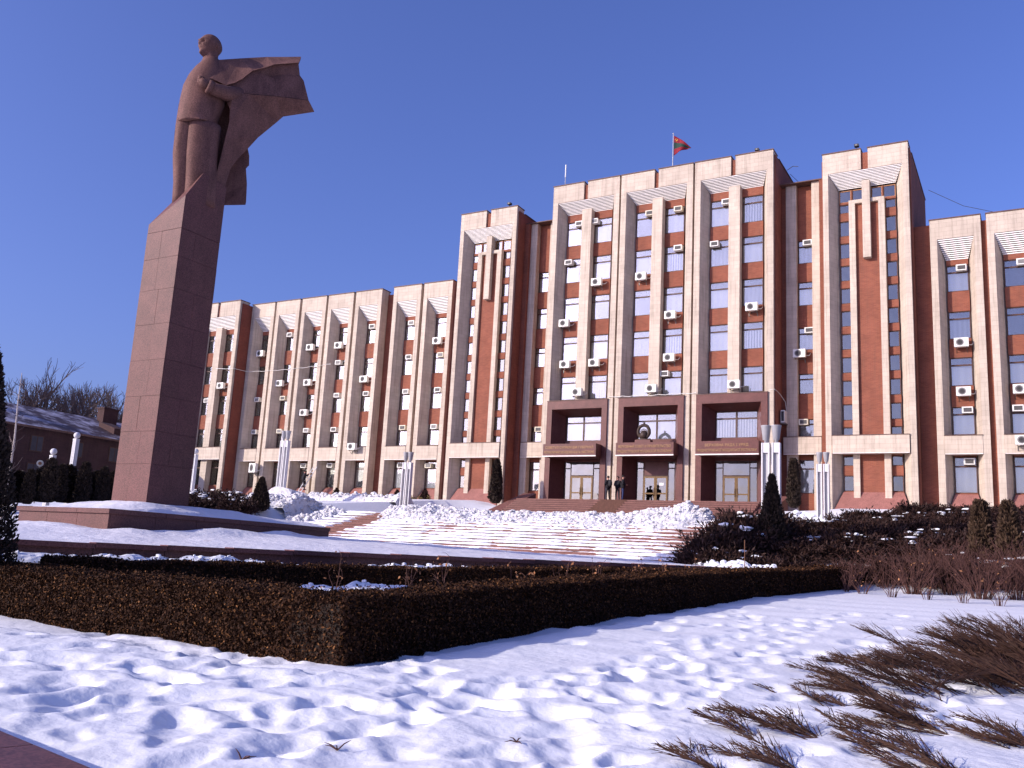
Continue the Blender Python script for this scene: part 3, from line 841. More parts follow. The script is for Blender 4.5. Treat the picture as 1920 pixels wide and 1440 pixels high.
AC = [('split',-41.27,18.75,0.50),('split',-38.34,15.62,0.50),('split',-34.89,18.92,0.50),('split',-34.78,15.52,0.50),('split',-34.90,12.66,0.50),('split',-31.42,18.87,0.50),('split',-28.10,15.50,0.50),('split',-20.37,18.49,0.50),
('split',-44.57,15.40,-1.02),('split',-28.00,9.24,-0.48),('grey',-39.70,7.41,-0.40),('box',-46.60,14.05,-0.55),
('box',-41.27,14.20,0.95),('box',-37.9,20.45,0.95),('box',-37.95,14.20,0.95),('box',-37.95,11.02,0.95),('box',-41.2,11.02,0.95),('box',-34.6,11.02,0.95),('box',-31.3,11.02,0.95),('box',-31.3,14.20,0.95),('box',-31.5,17.30,0.95),('box',-27.85,20.45,0.95),('box',-27.9,14.20,0.95),('box',-23.45,20.42,0.95),('box',-23.45,17.30,0.95),('box',-23.5,14.20,0.95),('box',-23.55,11.0,0.95),('box',-20.08,17.28,0.95),('box',-20.12,14.20,0.95),('box',-20.25,11.0,0.95),('box',-34.5,7.72,0.95),('box',-23.45,7.70,0.95),('box',-20.55,7.66,0.95),('box',-31.35,7.74,0.95),
('box',-6.75,26.96,-0.15),('box',-5.40,26.98,-0.15),('box',-0.75,26.98,-0.15),('box',1.55,26.98,-0.15),('box',1.60,23.86,-0.15),('box',5.25,26.98,-0.15),('box',4.40,23.80,-0.15),('box',-7.55,23.80,-0.15),
('split',-7.62,18.72,-0.52),('split',-4.94,21.83,-0.52),('split',-1.25,21.88,-0.52),('split',1.15,18.62,-0.52),('split',1.13,15.38,-0.52),('split',-7.39,15.38,-0.52),('split',-4.91,15.36,-0.52),('split',7.21,18.69,-0.52),
('box',10.75,23.58,1.35),('box',10.82,17.10,1.35),('split',10.20,15.40,0.86),
('split',-5.98,13.0,-1.12),('split',0.03,13.0,-1.12),('split',6.15,13.0,-1.12),('box',0.75,14.22,-0.15),('box',10.37,10.58,1.35),('box',-10.35,10.58,1.35),('vert',9.20,10.86,0.50),
('box',20.58,20.44,0.95),('box',24.05,20.44,0.95),('split',20.42,15.36,0.50),('split',20.43,12.16,0.50),('split',23.60,12.17,0.50),('box',20.59,11.00,0.95),('box',23.40,11.02,0.95),('box',20.57,7.72,0.95),('split',23.59,8.85,-0.48)]
ORD = ['top', 'second', 'third', 'fourth', 'fifth', 'sixth', 'ground-floor']
def bay_name(x):
    if x < -42.6: return 'left wing end block'
    k = sorted(range(7), key=lambda j: abs(LEFT[j] - x))[0]
    nm = ['first', 'second', 'third', 'fourth', 'fifth', 'sixth', 'seventh']
    if x < -18: return 'left wing bay %s from the tower' % nm[k]
    if x < -9: return 'recess right of the left tower'
    if x < -3: return 'left central bay, ' + ('left column' if x < -5.97 else 'right column')
    if x < 3: return 'middle central bay, ' + ('left column' if x < 0 else 'right column')
    if x < 9: return 'right central bay, ' + ('left column' if x < 5.97 else 'right column')
    if x < 12: return 'recess left of the right tower'
    return '%s bay right of the right tower' % ('first' if x < 22 else 'second')
def ac_label(kind, x, z):
    wing = abs(x) > 18
    tops = TOPS5 if wing else [27.27, 24.15, 20.93, 17.70, 14.47, 11.24, 8.03]
    if kind == 'box':
        k = min(range(len(tops)), key=lambda j: abs(tops[j] - 0.3 - z))
        row = 'ground-floor' if k == len(tops) - 1 else (ORD[k] + ('-row' if k == 0 else ' row'))
        return 'box air conditioner in %s window, %s' % (row, bay_name(x))
    if kind == 'vert': return 'slim white unit on the side pier left of the right recess windows'
    if kind == 'grey': return 'large pale cabinet unit low on the sixth bay left of the left tower'
    if z < 13.3 and -9 < x < 9: return 'white fan unit standing on the %s portal top' % ('left' if x < -3 else 'middle' if x < 3 else 'right')
    if z < 9.4: return 'white fan unit on the cream band, %s' % bay_name(x)
    k = min(range(len(tops)), key=lambda j: abs(tops[j] - 2.2 - z))
    return 'white fan unit below %s row window, %s' % (ORD[k], bay_name(x))
for kind, x, z, dy in AC:
    lab = ac_label(kind, x, z)
    t = empty('air_conditioner', (BX + x, BY + dy, z), lab, 'air conditioner', 'air conditioners on the building front', rz=0 if kind != 'vert' else math.radians(0))
    if kind in ('split', 'grey'):
        link('casing', sp_case, t); link('fan_grille', sp_fan_m, t); link('fan_hub', sp_hub_m, t)
        link('wall_bracket', sp_br_m, t); link('refrigerant_pipe', sp_pipe_m, t)
        if kind == 'grey': t.scale = (0.95, 1.1, 1.5)
    elif kind == 'vert':
        vb = MB(); vb.box(-0.13, 0.13, -0.42, 0.42, -0.42, 0.42); vb.build('casing', M['ac_white'], t)
        vb = MB(); vb.box(-0.09, 0.09, -0.43, -0.421, -0.34, 0.34); vb.build('grille', M['ac_dark'], t)
        vb = MB(); vb.box(-0.16, 0.16, -0.40, 0.45, -0.50, -0.43); vb.build('wall_bracket', M['steel'], t)
    else:
        j = 1 if random.random() < 0.35 else 0
        link('casing', bx_case[j], t); link('grille', bx_grille[0 if random.random() < 0.6 else 1], t); link('grille_slats', bx_slats, t)
        link('mounting_panel', bx_panel, t)

# ---- flag, aerial and small roof fixtures
fl = empty('roof_flag', (-24.22, 66.0, 29.97), 'red and green striped flag on a pole above the central block', 'flag')
pb = MB(); pb.tube([(0, 0, 0), (0, 0, 5.0)], [0.05, 0.03], 8); pb.ball((0, 0, 5.05), 0.06); pb.build('pole', M['lamp_grey'], fl)
NU, NV = 26, 12
fv = []; ff = []; fm = []
for i in range(NU + 1):
    u = i / NU
    for j in range(NV + 1):
        v = j / NV
        x = 0.05 + 1.42 * u - 0.10 * u * v
        z = 4.85 - 1.25 * u ** 1.25 * (1 - 0.55 * v) - v * (1.72 - 1.02 * u)
        y = 0.16 * math.sin(u * 7.5 + v * 1.6) * (0.25 + u)
        fv.append((x, y, z))
for i in range(NU):
    for j in range(NV):
        a = i * (NV + 1) + j
        ff.append((a, a + 1, a + NV + 2, a + NV + 1)); fm.append(1 if 4 <= j < 8 else 0)
me = np_mesh('cloth', np.array(fv), np.array(ff), [M['flag_red'], M['flag_green']], fm, True)
cl = link('cloth', me, fl); md = cl.modifiers.new('thickness', 'SOLIDIFY'); md.thickness = 0.01
hk = MB()
arc = [(0.30 + 0.10 * math.cos(a), -0.13, 4.38 + 0.10 * math.sin(a)) for a in np.linspace(-2.2, 1.3, 9)]
hk.tube(arc, [0.008, 0.016, 0.02, 0.022, 0.022, 0.02, 0.016, 0.012, 0.006], 4)
hk.tube([(0.24, -0.135, 4.44), (0.37, -0.135, 4.30)], 0.013, 4); hk.tube([(0.21, -0.137, 4.40), (0.28, -0.137, 4.48)], 0.022, 4)
hk.build('crossed_tools_mark', M['yellow'], cl)
an = empty('roof_aerial', (-33.93, 66.0, 29.97), 'thin pale aerial rod standing on the central roof, left end', 'antenna')
b = MB(); b.tube([(0, 0, 0), (0, 0, 2.9)], 0.03, 6); b.build('mast', M['lamp_grey'], an)
b = MB(); b.tube([(0, 0, 2.9), (0, 0, 4.05)], 0.055, 6); b.build('radome', M['ac_white'], an)
def roof_cam(x, y, z, lab):
    t = empty('roof_fixture', (x, y, z), lab, 'roof fixture', 'small dark fixtures on the parapets')
    b = MB(); b.tube([(0, 0, 0), (0, 0, 0.22)], 0.03, 6); b.build('bracket', M['ac_dark'], t)
    b = MB(); b.box(-0.13, 0.16, -0.22, 0.10, 0.20, 0.36); b.build('housing', M['ac_dark'], t)
    b = MB(); b.lathe((0.0, -0.225, 0.28), [(0.06, 0), (0.065, 0.02)], 8, 'y'); b.build('lens', M['ac_grey'], t)
roof_cam(BX - 13.1, BY - 0.75, 29.19, 'small dark camera on the left tower parapet')
roof_cam(BX + 14.5, BY - 0.75, 29.19, 'small dark fixture on the right tower parapet')
roof_cam(BX + 7.6, BY - 0.6, 30.24, 'small dark fixture on the central block parapet, right bay')
for pts, lab in (([(-15.1, 66, 29.5), (-13.5, 67, 28.9), (-12.2, 67, 28.8)], None), ([(-5.9, 70, 28.9), (-1.0, 72, 27.2), (5.0, 75, 26.5), (14.0, 80, 27.5)], None), ([(-41.5, 66.5, 29.0), (-44.5, 68, 26.4), (-48.5, 70, 24.4)], None)):
    pass
w1 = MB(); w1.tube([(-5.75, 70.0, 28.7), (-3.5, 70.5, 27.3), (-0.5, 71, 26.3), (3.0, 71.5, 25.8), (8.0, 72, 25.9)], 0.02, 4)
tag(w1.build('overhead_wire', M['ac_dark']), 'thin dark wire sagging from the right tower roof over the right wing', 'wire')
w2 = MB(); w2.tube([(-42.3, 68, 27.0), (-44.0, 68.5, 25.7), (-46.5, 69, 24.6), (-49.5, 69.5, 23.4)], 0.02, 4)
tag(w2.build('overhead_wire', M['ac_dark']), 'thin dark wire sagging from the left tower to the left wing roof', 'wire')
w3 = MB(); w3.tube([(-14.9, 66, 29.9), (-14.0, 66.5, 28.9), (-13.0, 66.8, 28.2)], 0.02, 4); w3.tube([(-15.0, 65.5, 30.0), (-14.6, 65.6, 30.3), (-14.2, 65.6, 30.2)], 0.025, 4)
tag(w3.build('roof_wire', M['ac_dark']), 'short loose wire hanging off the central block roof edge', 'wire')

# ---------------------------------------------------------------- snow lawn (polar grid round the camera)
def footprints(X, Y, Z):
    rng = np.random.default_rng(5)
    prints = []
    # trails: start, heading, number of steps
    trails = [((-6.5, 4.0), 40, 14), ((-5.0, 4.2), 5, 26), ((-9.5, 5.2), 75, 12), ((-3.6, 4.5), -8, 30), ((-4.6, 5.0), 20, 20), ((-7.5, 4.6), -20, 16), ((-6.2, 6.5), -60, 10), ((-2.2, 6.0), -18, 26), ((-11.5, 6.5), -75, 12), ((-5.4, 7.5), -15, 20),
              ((-8.8, 6.8), 10, 6), ((-4.2, 9.0), 0, 24), ((-12.5, 7.6), -50, 8)]
    for (x, y), hd, n in trails:
        a = math.radians(hd)
        for k in range(n):
            d = 0.55 + rng.normal(0, 0.08)
            a += rng.normal(0, 0.09)
            x += -math.sin(-a) * d if False else math.sin(a) * d * -1
            y += math.cos(a) * d
            sgn = 1 if k % 2 else -1
            prints.append((x + sgn * 0.13 * math.cos(a), y + sgn * 0.13 * math.sin(a), a + rng.normal(0, 0.15), rng.uniform(0.03, 0.07), rng.uniform(0.8, 1.3)))
    for k in range(170):
        prints.append((rng.uniform(-12, -2.4), rng.uniform(3.6, 9.2), rng.uniform(0, 6.28), rng.uniform(0.025, 0.065), rng.uniform(0.7, 1.7)))
    for k in range(50):
        prints.append((rng.uniform(-7, -1), rng.uniform(9.5, 24), rng.uniform(-0.6, 0.6), rng.uniform(0.03, 0.09), rng.uniform(0.8, 1.4)))
    D = np.zeros_like(Z)
    for (x, y, a, dep, sc) in prints:
        m = (np.abs(X - x) < 0.75 * sc) & (np.abs(Y - y) < 0.75 * sc)
        if not m.any(): continue
        dx = X[m] - x; dy = Y[m] - y
        u = dx * math.cos(a) + dy * math.sin(a); v = -dx * math.sin(a) + dy * math.cos(a)
        q = np.sqrt((u / (0.12 * sc)) ** 2 + (v / (0.20 * sc)) ** 2) * (1 + 0.12 * np.sin(3 * np.arctan2(v, u) + a * 7))
        D[m] += -dep * np.exp(-q ** 3.2 * 0.6) + dep * 0.14 * np.exp(-((q - 1.75) / 0.5) ** 2)
    return D

NA, NR = 560, 620
ang = np.radians(np.linspace(-78, 16, NA)); rad = 1.1 * np.exp(np.linspace(0, math.log(36 / 1.1), NR))
RR, AA = np.meshgrid(rad, ang, indexing='ij')
X = RR * np.sin(AA); Y = RR * np.cos(AA)
Z = z_lawn(X, Y) + 0.02
near = 1 - smooth(16, 30, RR)
bump_area = 1 - 0.65 * smooth(9.0, 13, Y) * smooth(-7, -4.5, X)
Z = Z + (0.055 * fbm(X * 0.5, Y * 0.5, 2, 3) + 0.022 * fbm(X * 1.4, Y * 1.4, 4, 9)) * bump_area * (0.4 + 0.6 * near)
Z = Z + 0.010 * fbm(X * 4.2, Y * 4.2, 3, 21) * near * bump_area
# wind ripples on the open lawn on the right
Z = Z + 0.012 * np.sin((Y * 2.6 + 1.4 * fbm(X * 0.5, Y * 0.5, 2, 30)) * 1.5) * smooth(10, 14, Y) * (1 - smooth(26, 30, Y))
Z = Z + footprints(X, Y, Z)
# drift against the hedge foot
Z = Z - 0.05 * np.exp(-np.clip(9.1 - Y, 0, 9) / 0.9) * (X < -7.0) * (0.8 + fbm(X * 0.9, Y * 0, 3, 77))
Z = Z - 0.05 * np.exp(-np.clip(X + 7.4, 0, 9) / 0.8) * (Y > 8.4) * (0.8 + fbm(Y * 0.9, X * 0, 3, 79))
V = np.stack([X.ravel(), Y.ravel(), Z.ravel()], 1)
I = np.arange((NR - 1) * (NA - 1)); r_ = I // (NA - 1); c_ = I % (NA - 1)
Fq = np.stack([r_ * NA + c_, r_ * NA + c_ + 1, (r_ + 1) * NA + c_ + 1, (r_ + 1) * NA + c_], 1)[:, ::-1]
tag(link('snow_lawn', np_mesh('snow_lawn', V, Fq, M['snow'], smooth=True)), kind='structure')
def z_snow(x, y):
    """nearest height of the finished lawn snow"""
    r = math.hypot(x, y); a = math.atan2(x, y)
    i = int(np.clip(round(math.log(max(r, 1.1) / 1.1) / math.log(36 / 1.1) * (NR - 1)), 0, NR - 1))
    j = int(np.clip(round((a - ang[0]) / (ang[-1] - ang[0]) * (NA - 1)), 0, NA - 1))
    return float(Z[i, j])

# ---------------------------------------------------------------- terrace with its retaining wall and coping
U = np.linspace(0, 30, 150); Vv = np.linspace(-9, 26, 170)
UU, VV = np.meshgrid(U, Vv)
TX = COPE_A[0] + COPE_D[0] * VV + COPE_N[0] * UU; TY = COPE_A[1] + COPE_D[1] * VV + COPE_N[1] * UU
TZ = z_terrace(TX, TY) + 0.045 * fbm(TX * 1.3, TY * 1.3, 4, 41) * smooth(0.1, 0.8, UU) + 0.02 * fbm(TX * 5, TY * 5, 3, 43) - 0.03 * (1 - smooth(0.0, 0.35, UU))
# drift beside the podium
TZ = TZ + 0.16 * np.exp(-((TX + 21.3) / 0.55) ** 2) * smooth(15.5, 17.5, TY) * (1 - smooth(24, 27, TY)) * (0.7 + fbm(TY * 0.8, TX * 0, 3, 5))
TZ = TZ + 0.10 * np.exp(-((TY - 15.9) / 0.5) ** 2) * (TX < -21.8) * (0.7 + fbm(TX * 0.8, TY * 0, 3, 6))
V = np.stack([TX.ravel(), TY.ravel(), TZ.ravel()], 1)
nx, ny = len(U), len(Vv)
I = np.arange((ny - 1) * (nx - 1)); r_ = I // (nx - 1); c_ = I % (nx - 1)
Fq = np.stack([r_ * nx + c_, r_ * nx + c_ + 1, (r_ + 1) * nx + c_ + 1, (r_ + 1) * nx + c_], 1)[:, ::-1]
tag(link('terrace_snow', np_mesh('terrace_snow', V, Fq, M['snow_old'], smooth=True)), kind='structure')

def P2(v, u):
    return (COPE_A[0] + COPE_D[0] * v + COPE_N[0] * u, COPE_A[1] + COPE_D[1] * v + COPE_N[1] * u)
wallo = empty('retaining_wall', (0, 0, 0), 'low dark granite retaining wall with coping along the terrace edge', 'wall')
v = -9.0; k = 0
while v < 24.6:
    L = 1.55
    q = [P2(v + 0.006, 0.10), P2(v + L - 0.006, 0.10), P2(v + L - 0.006, 0.45), P2(v + 0.006, 0.45)]
    zt = [float(z_terrace(*p)) - 0.06 for p in q]
    b = MB(); b.hexa([(p[0], p[1], -1.6) for p in q], [(p[0], p[1], z) for p, z in zip(q, zt)]); b.build('facing_slab', M['granite_dark'], wallo)
    q = [P2(v + 0.006, -0.06), P2(v + L - 0.006, -0.06), P2(v + L - 0.006, 0.52), P2(v + 0.006, 0.52)]
    zt = [float(z_terrace(*P2(v + L / 2, 0.3))) + 0.015 for p in q]
    b = MB(); b.hexa([(p[0], p[1], z - 0.10) for p, z in zip(q, zt)], [(p[0], p[1], z + 0.01) for p, z in zip(q, zt)]); b.build('coping_stone', M['granite_dark'], wallo)
    v += L; k += 1

M['step_shade_line'] = mat('step_shade_line', (0.045, 0.022, 0.02), 0.95, 0.4, 5)  # dark strip at riser feet, paints in the shadow lines between steps
# ---------------------------------------------------------------- stairs up to the plaza
SX0, SX1 = -35.8, -12.3
NS, Y0, Z0, TR, RS = 13, 34.65, 0.26, 0.50, 0.156
stairs = empty('lower_staircase', ((SX0 + SX1) / 2, Y0, Z0), 'wide red granite staircase with snow lying on its treads', 'stairs')
cxs = (SX0 + SX1) / 2
for k in range(NS):
    y = k * TR
    ln = SX1 - SX0
    n = 8
    b = MB(); b.box(SX0 - cxs, SX1 - cxs, y, y + TR + 0.10, k * RS - 0.5, (k + 1) * RS)
    b.box(SX0 - cxs, SX1 - cxs, y - 0.025, y + 0.0, (k + 1) * RS - 0.045, (k + 1) * RS - 0.002)
    b.cur = 1; b.box(SX0 - cxs + 0.02, SX1 - cxs - 0.02, y - 0.004, y + 0.01, k * RS, k * RS + 0.045)
    b.build('step', [M['granite_step'], M['step_shade_line']], stairs)
ZP = Z0 + NS * RS                     # upper plaza
# cheek wall right
ck = MB(); yb_ = Y0 + NS * TR
ck.hexa([(SX1 + 0.003, Y0 - 0.5, -0.6), (SX1 + 0.62, Y0 - 0.5, -0.6), (SX1 + 0.62, yb_ + 0.8, -0.6), (SX1 + 0.003, yb_ + 0.8, -0.6)],
        [(SX1 + 0.003, Y0 - 0.5, Z0 + 0.05), (SX1 + 0.62, Y0 - 0.5, Z0 + 0.05), (SX1 + 0.62, yb_ + 0.8, ZP + 0.22), (SX1 + 0.003, yb_ + 0.8, ZP + 0.22)])
tag(ck.build('stair_cheek_wall', M['granite_step']), 'sloping red granite cheek wall at the right side of the wide staircase', 'wall')
ck = MB()
ck.hexa([(SX0 - 0.62, Y0 - 0.5, -0.6), (SX0 - 0.003, Y0 - 0.5, -0.6), (SX0 - 0.003, yb_ + 0.8, -0.6), (SX0 - 0.62, yb_ + 0.8, -0.6)],
        [(SX0 - 0.62, Y0 - 0.5, Z0 + 0.05), (SX0 - 0.003, Y0 - 0.5, Z0 + 0.05), (SX0 - 0.003, yb_ + 0.8, ZP + 0.22), (SX0 - 0.62, yb_ + 0.8, ZP + 0.22)])
tag(ck.build('stair_cheek_wall', M['granite_step']), 'sloping red granite cheek wall at the left side of the wide staircase', 'wall')
pz = MB(); pz.box(SX0 - 1.2, SX1 + 1.2, yb_ + 0.1, 55.2, ZP - 1.0, ZP - 0.004)
tag(pz.build('plaza_paving', M['granite_step']), kind='structure')

# snow lying on the treads (thin wavy slabs), with the bare track on the left
track = lambda x, y: np.exp(-((x - (-32.6 + 0.30 * (y - Y0))) / 0.8) ** 4)
nxs = 520
xs = np.linspace(SX0 + 0.05, SX1 - 0.05, nxs)
Vs = []; Fs = []
for k in range(NS):
    y = Y0 + k * TR
    z = Z0 + (k + 1) * RS
    cover = 0.86 + 0.85 * fbm(xs * 0.35, xs * 0 + k * 0.35, 4, 100) + 0.55 * fbm(xs * 1.7, xs * 0 + k * 3.1, 3, 120)
    cover = cover - 1.8 * track(xs, y)
    cover = np.clip(cover + 0.25 * smooth(10, NS, k), -0.4, 1.0)
    cover = np.where(xs < -32.9 + 0.30 * (y - Y0), cover + 0.3, cover)
    h = np.clip(cover, 0, 1) * (0.085 + 0.05 * fbm(xs * 2.2, xs * 0 + k * 7.7, 3, 140))
    front = y + 0.10 - 0.17 * np.clip(cover, -0.2, 1) + 0.05 * fbm(xs * 3.0, xs * 0 + k * 5.1, 3, 160)
    back = y + TR + 0.012
    rows = [(front, z - 0.03 * (cover > 0.5) - 0.004), (front - 0.015, z + 0.5 * h - 0.01), (front + 0.06, z + h - 0.012), (front * 0.4 + back * 0.6, z + 1.1 * h - 0.012), (np.full_like(xs, back), z + 1.3 * h - 0.008)]
    base = len(Vs) * nxs
    for (yy, zz) in rows:
        Vs.append(np.stack([xs, yy + 0 * xs, zz + 0 * xs], 1))
    for j in range(4):
        a = base + j * nxs + np.arange(nxs - 1)
        Fs.append(np.stack([a, a + 1, a + 1 + nxs, a + nxs], 1))
tag(link('tread_snow', np_mesh('tread_snow', np.concatenate(Vs), np.concatenate(Fs), M['snow_old'], smooth=True)), 'patchy snow lying on the staircase treads', 'snow', kind='stuff')

# upper stairs to the doors
NU_, UY0, UTR = 14, 54.0, 0.36
ZT = 4.62; URS = (ZT - (ZP - 0.004)) / NU_
UX0, UX1 = BX - 9.0, BX + 8.75
up = empty('upper_staircase', (BX, UY0, ZP), 'short red granite staircase leading up to the three portals', 'stairs')
for k in range(NU_):
    b = MB(); b.box(UX0 - BX, UX1 - BX, k * UTR, (k + 1) * UTR + (0.1 if k < NU_ - 1 else 4.6), k * URS - 0.3, (k + 1) * URS - 0.004)
    b.box(UX0 - BX, UX1 - BX, k * UTR - 0.02, k * UTR, (k + 1) * URS - 0.05, (k + 1) * URS - 0.006)
    b.cur = 1; b.box(UX0 - BX + 0.02, UX1 - BX - 0.02, k * UTR - 0.012, k * UTR + 0.01, k * URS - 0.02, k * URS + 0.055)
    b.build('step', [M['granite_step'], M['step_shade_line']], up)
# dark runner laid on the steps left of the middle door
rn = MB()
for k in range(NU_):
    x0, x1 = -2.35, -0.35
    rn.box(x0, x1, k * UTR - 0.032, k * UTR - 0.022, k * URS, (k + 1) * URS + 0.006)
    rn.box(x0, x1, k * UTR - 0.022, (k + 1) * UTR - 0.034, (k + 1) * URS - 0.002, (k + 1) * URS + 0.006)
ro = rn.build('stair_runner', mat('brown_rubber_runner', (0.11, 0.05, 0.035), 0.85, 0.2, 8), None, loc=(BX, UY0, ZP))
tag(ro, 'brown runner laid down the upper steps left of the middle door', 'mat')
for s, xx in ((-1, UX0), (1, UX1)):
    b = MB(); a0, a1 = sorted((xx + s * 0.004, xx + s * 1.1))
    b.hexa([(a0, UY0 - 1.2, ZP - 0.6), (a1, UY0 - 1.2, ZP - 0.6), (a1, 61.7, ZP - 0.6), (a0, 61.7, ZP - 0.6)],
           [(a0, UY0 - 1.2, ZP + 0.10), (a1, UY0 - 1.2, ZP + 0.10), (a1, 61.7, ZT + 0.62), (a0, 61.7, ZT + 0.62)])
    tag(b.build('stair_cheek_wall', M['granite_step']), 'sloping red granite cheek wall at the %s end of the short upper steps' % ('left' if s < 0 else 'right'), 'wall')

# ---------------------------------------------------------------- shovelled snow banks
def lump_mesh(seed, n=1):
    bm = bmesh.new(); bmesh.ops.create_icosphere(bm, subdivisions=2, radius=1)
    rng = random.Random(seed)
    ax = [Vector((rng.gauss(0, 1), rng.gauss(0, 1), rng.gauss(0, 1))).normalized() for _ in range(7)]
    cut = [rng.uniform(0.55, 0.85) for _ in ax]
    for v in bm.verts:
        for a, c in zip(ax, cut):
            d = v.co.dot(a)
            if d > c: v.co -= a * (d - c)
        v.co *= 1 + 0.12 * rng.uniform(-1, 1)
    V = np.array([v.co[:] for v in bm.verts]); Fq = np.array([[v.index for v in f.verts] for f in bm.faces])
    bm.free(); return V, Fq
LUMPS = [lump_mesh(s) for s in range(6)]
def snow_bank(name, label, pts, width, height, nl, lump=(0.10, 0.28), seed=0, res=0.11, m='snow_dirty', zfun=None, group=None):
    """ridge of shovelled snow along pts (x,y,z) with clods; width and height per point"""
    rng = np.random.default_rng(seed)
    P = np.array(pts, float)
    seg = np.r_[0, np.cumsum(np.linalg.norm(np.diff(P[:, :2], axis=0), axis=1))]
    Lt = seg[-1]
    nu = max(8, int(Lt / res)); nv = 40
    t = np.linspace(0, Lt, nu)
    cx_ = np.interp(t, seg, P[:, 0]); cy_ = np.interp(t, seg, P[:, 1]); cz_ = np.interp(t, seg, P[:, 2])
    w = np.interp(t, seg, width); h = np.interp(t, seg, height)
    dx = np.gradient(cx_, t); dy = np.gradient(cy_, t); ln = np.hypot(dx, dy); nx_, ny_ = -dy / ln, dx / ln
    vv = np.linspace(-1, 1, nv)
    TT, W = np.meshgrid(np.arange(nu), vv, indexing='ij')
    X = cx_[TT] + nx_[TT] * W * w[TT]; Y = cy_[TT] + ny_[TT] * W * w[TT]
    ends = smooth(0, 0.7, t) * (1 - smooth(Lt - 0.7, Lt, t))
    prof = np.clip(1 - W ** 2, 0, 1) ** 0.8
    zb = zfun(X, Y) if zfun is not None else cz_[TT]
    Zb = zb - 0.12 + (h * ends)[TT] * prof * (1 + 0.75 * fbm(X * 1.2, Y * 1.2, 4, seed)) + 0.11 * fbm(X * 4, Y * 4, 4, seed + 3) * prof + 0.12 * prof
    V = [np.stack([X.ravel(), Y.ravel(), Zb.ravel()], 1)]
    I = np.arange((nu - 1) * (nv - 1)); r_ = I // (nv - 1); c_ = I % (nv - 1)
    Fq = np.stack([r_ * nv + c_, r_ * nv + c_ + 1, (r_ + 1) * nv + c_ + 1, (r_ + 1) * nv + c_], 1)
    Ft = [np.concatenate([Fq[:, [0, 1, 2]], Fq[:, [0, 2, 3]]])]
    off = nu * nv
    for k in range(nl):
        i = rng.integers(1, nu - 1); j = int(np.clip(rng.normal(nv / 2, nv / 4.2), 1, nv - 2))
        s = rng.uniform(*lump) * (0.6 + 0.6 * rng.random())
        lv, lf = LUMPS[rng.integers(0, 6)]
        A = rng.normal(size=(3, 3)); Q, _ = np.linalg.qr(A)
        vtx = lv @ Q * np.array([1.2, 1.0, 0.8]) * s + np.array([X[i, j], Y[i, j], Zb[i, j] + 0.25 * s])
        V.append(vtx); Ft.append(lf + off); off += len(lv)
    o = link(name, np_mesh(name, np.concatenate(V), np.concatenate(Ft), M[m], smooth=False))
    tag(o, label, 'snow', group, 'stuff')
    return o
snow_bank('snow_bank', 'long bank of shovelled snow clods heaped along the top of the staircase',
          [(-31.6, 40.8, 2.0), (-30.6, 41.2, 2.2), (-28, 41.3, 2.3), (-25, 41.2, 2.3), (-20, 41.2, 2.3), (-16.5, 41.2, 2.3), (-14.2, 41.3, 2.3), (-12.6, 41.5, 2.4)],
          [1.2, 2.8, 3.1, 3.1, 3.1, 3.0, 2.5, 1.3], [0.30, 0.42, 0.38, 0.24, 0.20, 0.30, 0.62, 0.35], 3600, (0.03, 0.10), 3,
          zfun=lambda x, y: np.clip(Z0 + (y - Y0) / TR * RS, Z0, ZP))
snow_bank('snow_bank', 'heap of broken snow clods left of the bare stair track',
          [(-42.6, 38.0, 2.0), (-39.6, 39.6, 2.3), (-37.0, 40.8, 2.5), (-34.6, 42.0, 2.6)], [1.2, 1.7, 1.8, 1.0], [0.35, 0.6, 0.6, 0.35], 1500, (0.04, 0.15), 8, zfun=lambda x, y: np.minimum(z_ground(x, y), 2.45))
snow_bank('snow_bank', 'heap of snow clods running down the left edge of the staircase',
          [(-35.6, 37.0, 1.2), (-34.9, 39.2, 2.0), (-34.2, 41.2, 2.6)], [0.9, 1.1, 0.9], [0.3, 0.4, 0.35], 520, (0.03, 0.12), 9, zfun=lambda x, y: np.clip(Z0 + (y - Y0) / TR * RS, Z0, ZP))
snow_bank('snow_bank', 'snow ridge along the planted bed in front of the left wing',
          [(-47.0, 51.5, 3.8), (-41, 50.5, 3.6), (-36, 50.3, 3.5), (-32.5, 50.8, 3.2)], [0.9, 1.0, 1.0, 0.7], [0.25, 0.30, 0.35, 0.25], 220, (0.06, 0.16), 12, m='snow_dirty', zfun=lambda x, y: np.maximum(z_ground(x, y), 2.9))
snow_bank('snow_bank', 'small snow heap beside the right end of the upper steps',
          [(-14.2, 52.6, 3.1), (-12.4, 52.2, 3.1), (-9.6, 52.0, 3.1)], [0.6, 0.8, 0.5], [0.4, 0.45, 0.25], 120, (0.06, 0.17), 14, m='snow', zfun=lambda x, y: np.maximum(z_ground(x, y), 2.95))
snow_bank('snow_bank', 'low snow ridge at the foot of the right juniper bank behind the hedge',
          [(-11.4, 34.2, 0.15), (-9.4, 33.4, 0.15), (-7.4, 33.2, 0.10)], [0.5, 0.8, 0.5], [0.12, 0.25, 0.12], 110, (0.05, 0.13), 15, m='snow')
bed_z = lambda x, y: z_terrace(x, y) - 0.36
for (va, vb, lab) in ((-1.0, 6.6, 'snow strip between the retaining wall and rear hedge, left end'), (8.0, 14.0, 'snow strip between the retaining wall and rear hedge, middle'), (15.5, 17.5, 'short snow strip between the retaining wall and rear hedge')):
    snow_bank('snow_strip', lab, [(*P2(va, -0.55), -0.4), (*P2((va + vb) / 2, -0.5), -0.4), (*P2(vb, -0.55), -0.4)], [0.45, 0.55, 0.45], [0.12, 0.16, 0.12], 16, (0.03, 0.07), int(va * 3 + 40), m='snow', zfun=bed_z)
bd = MB()
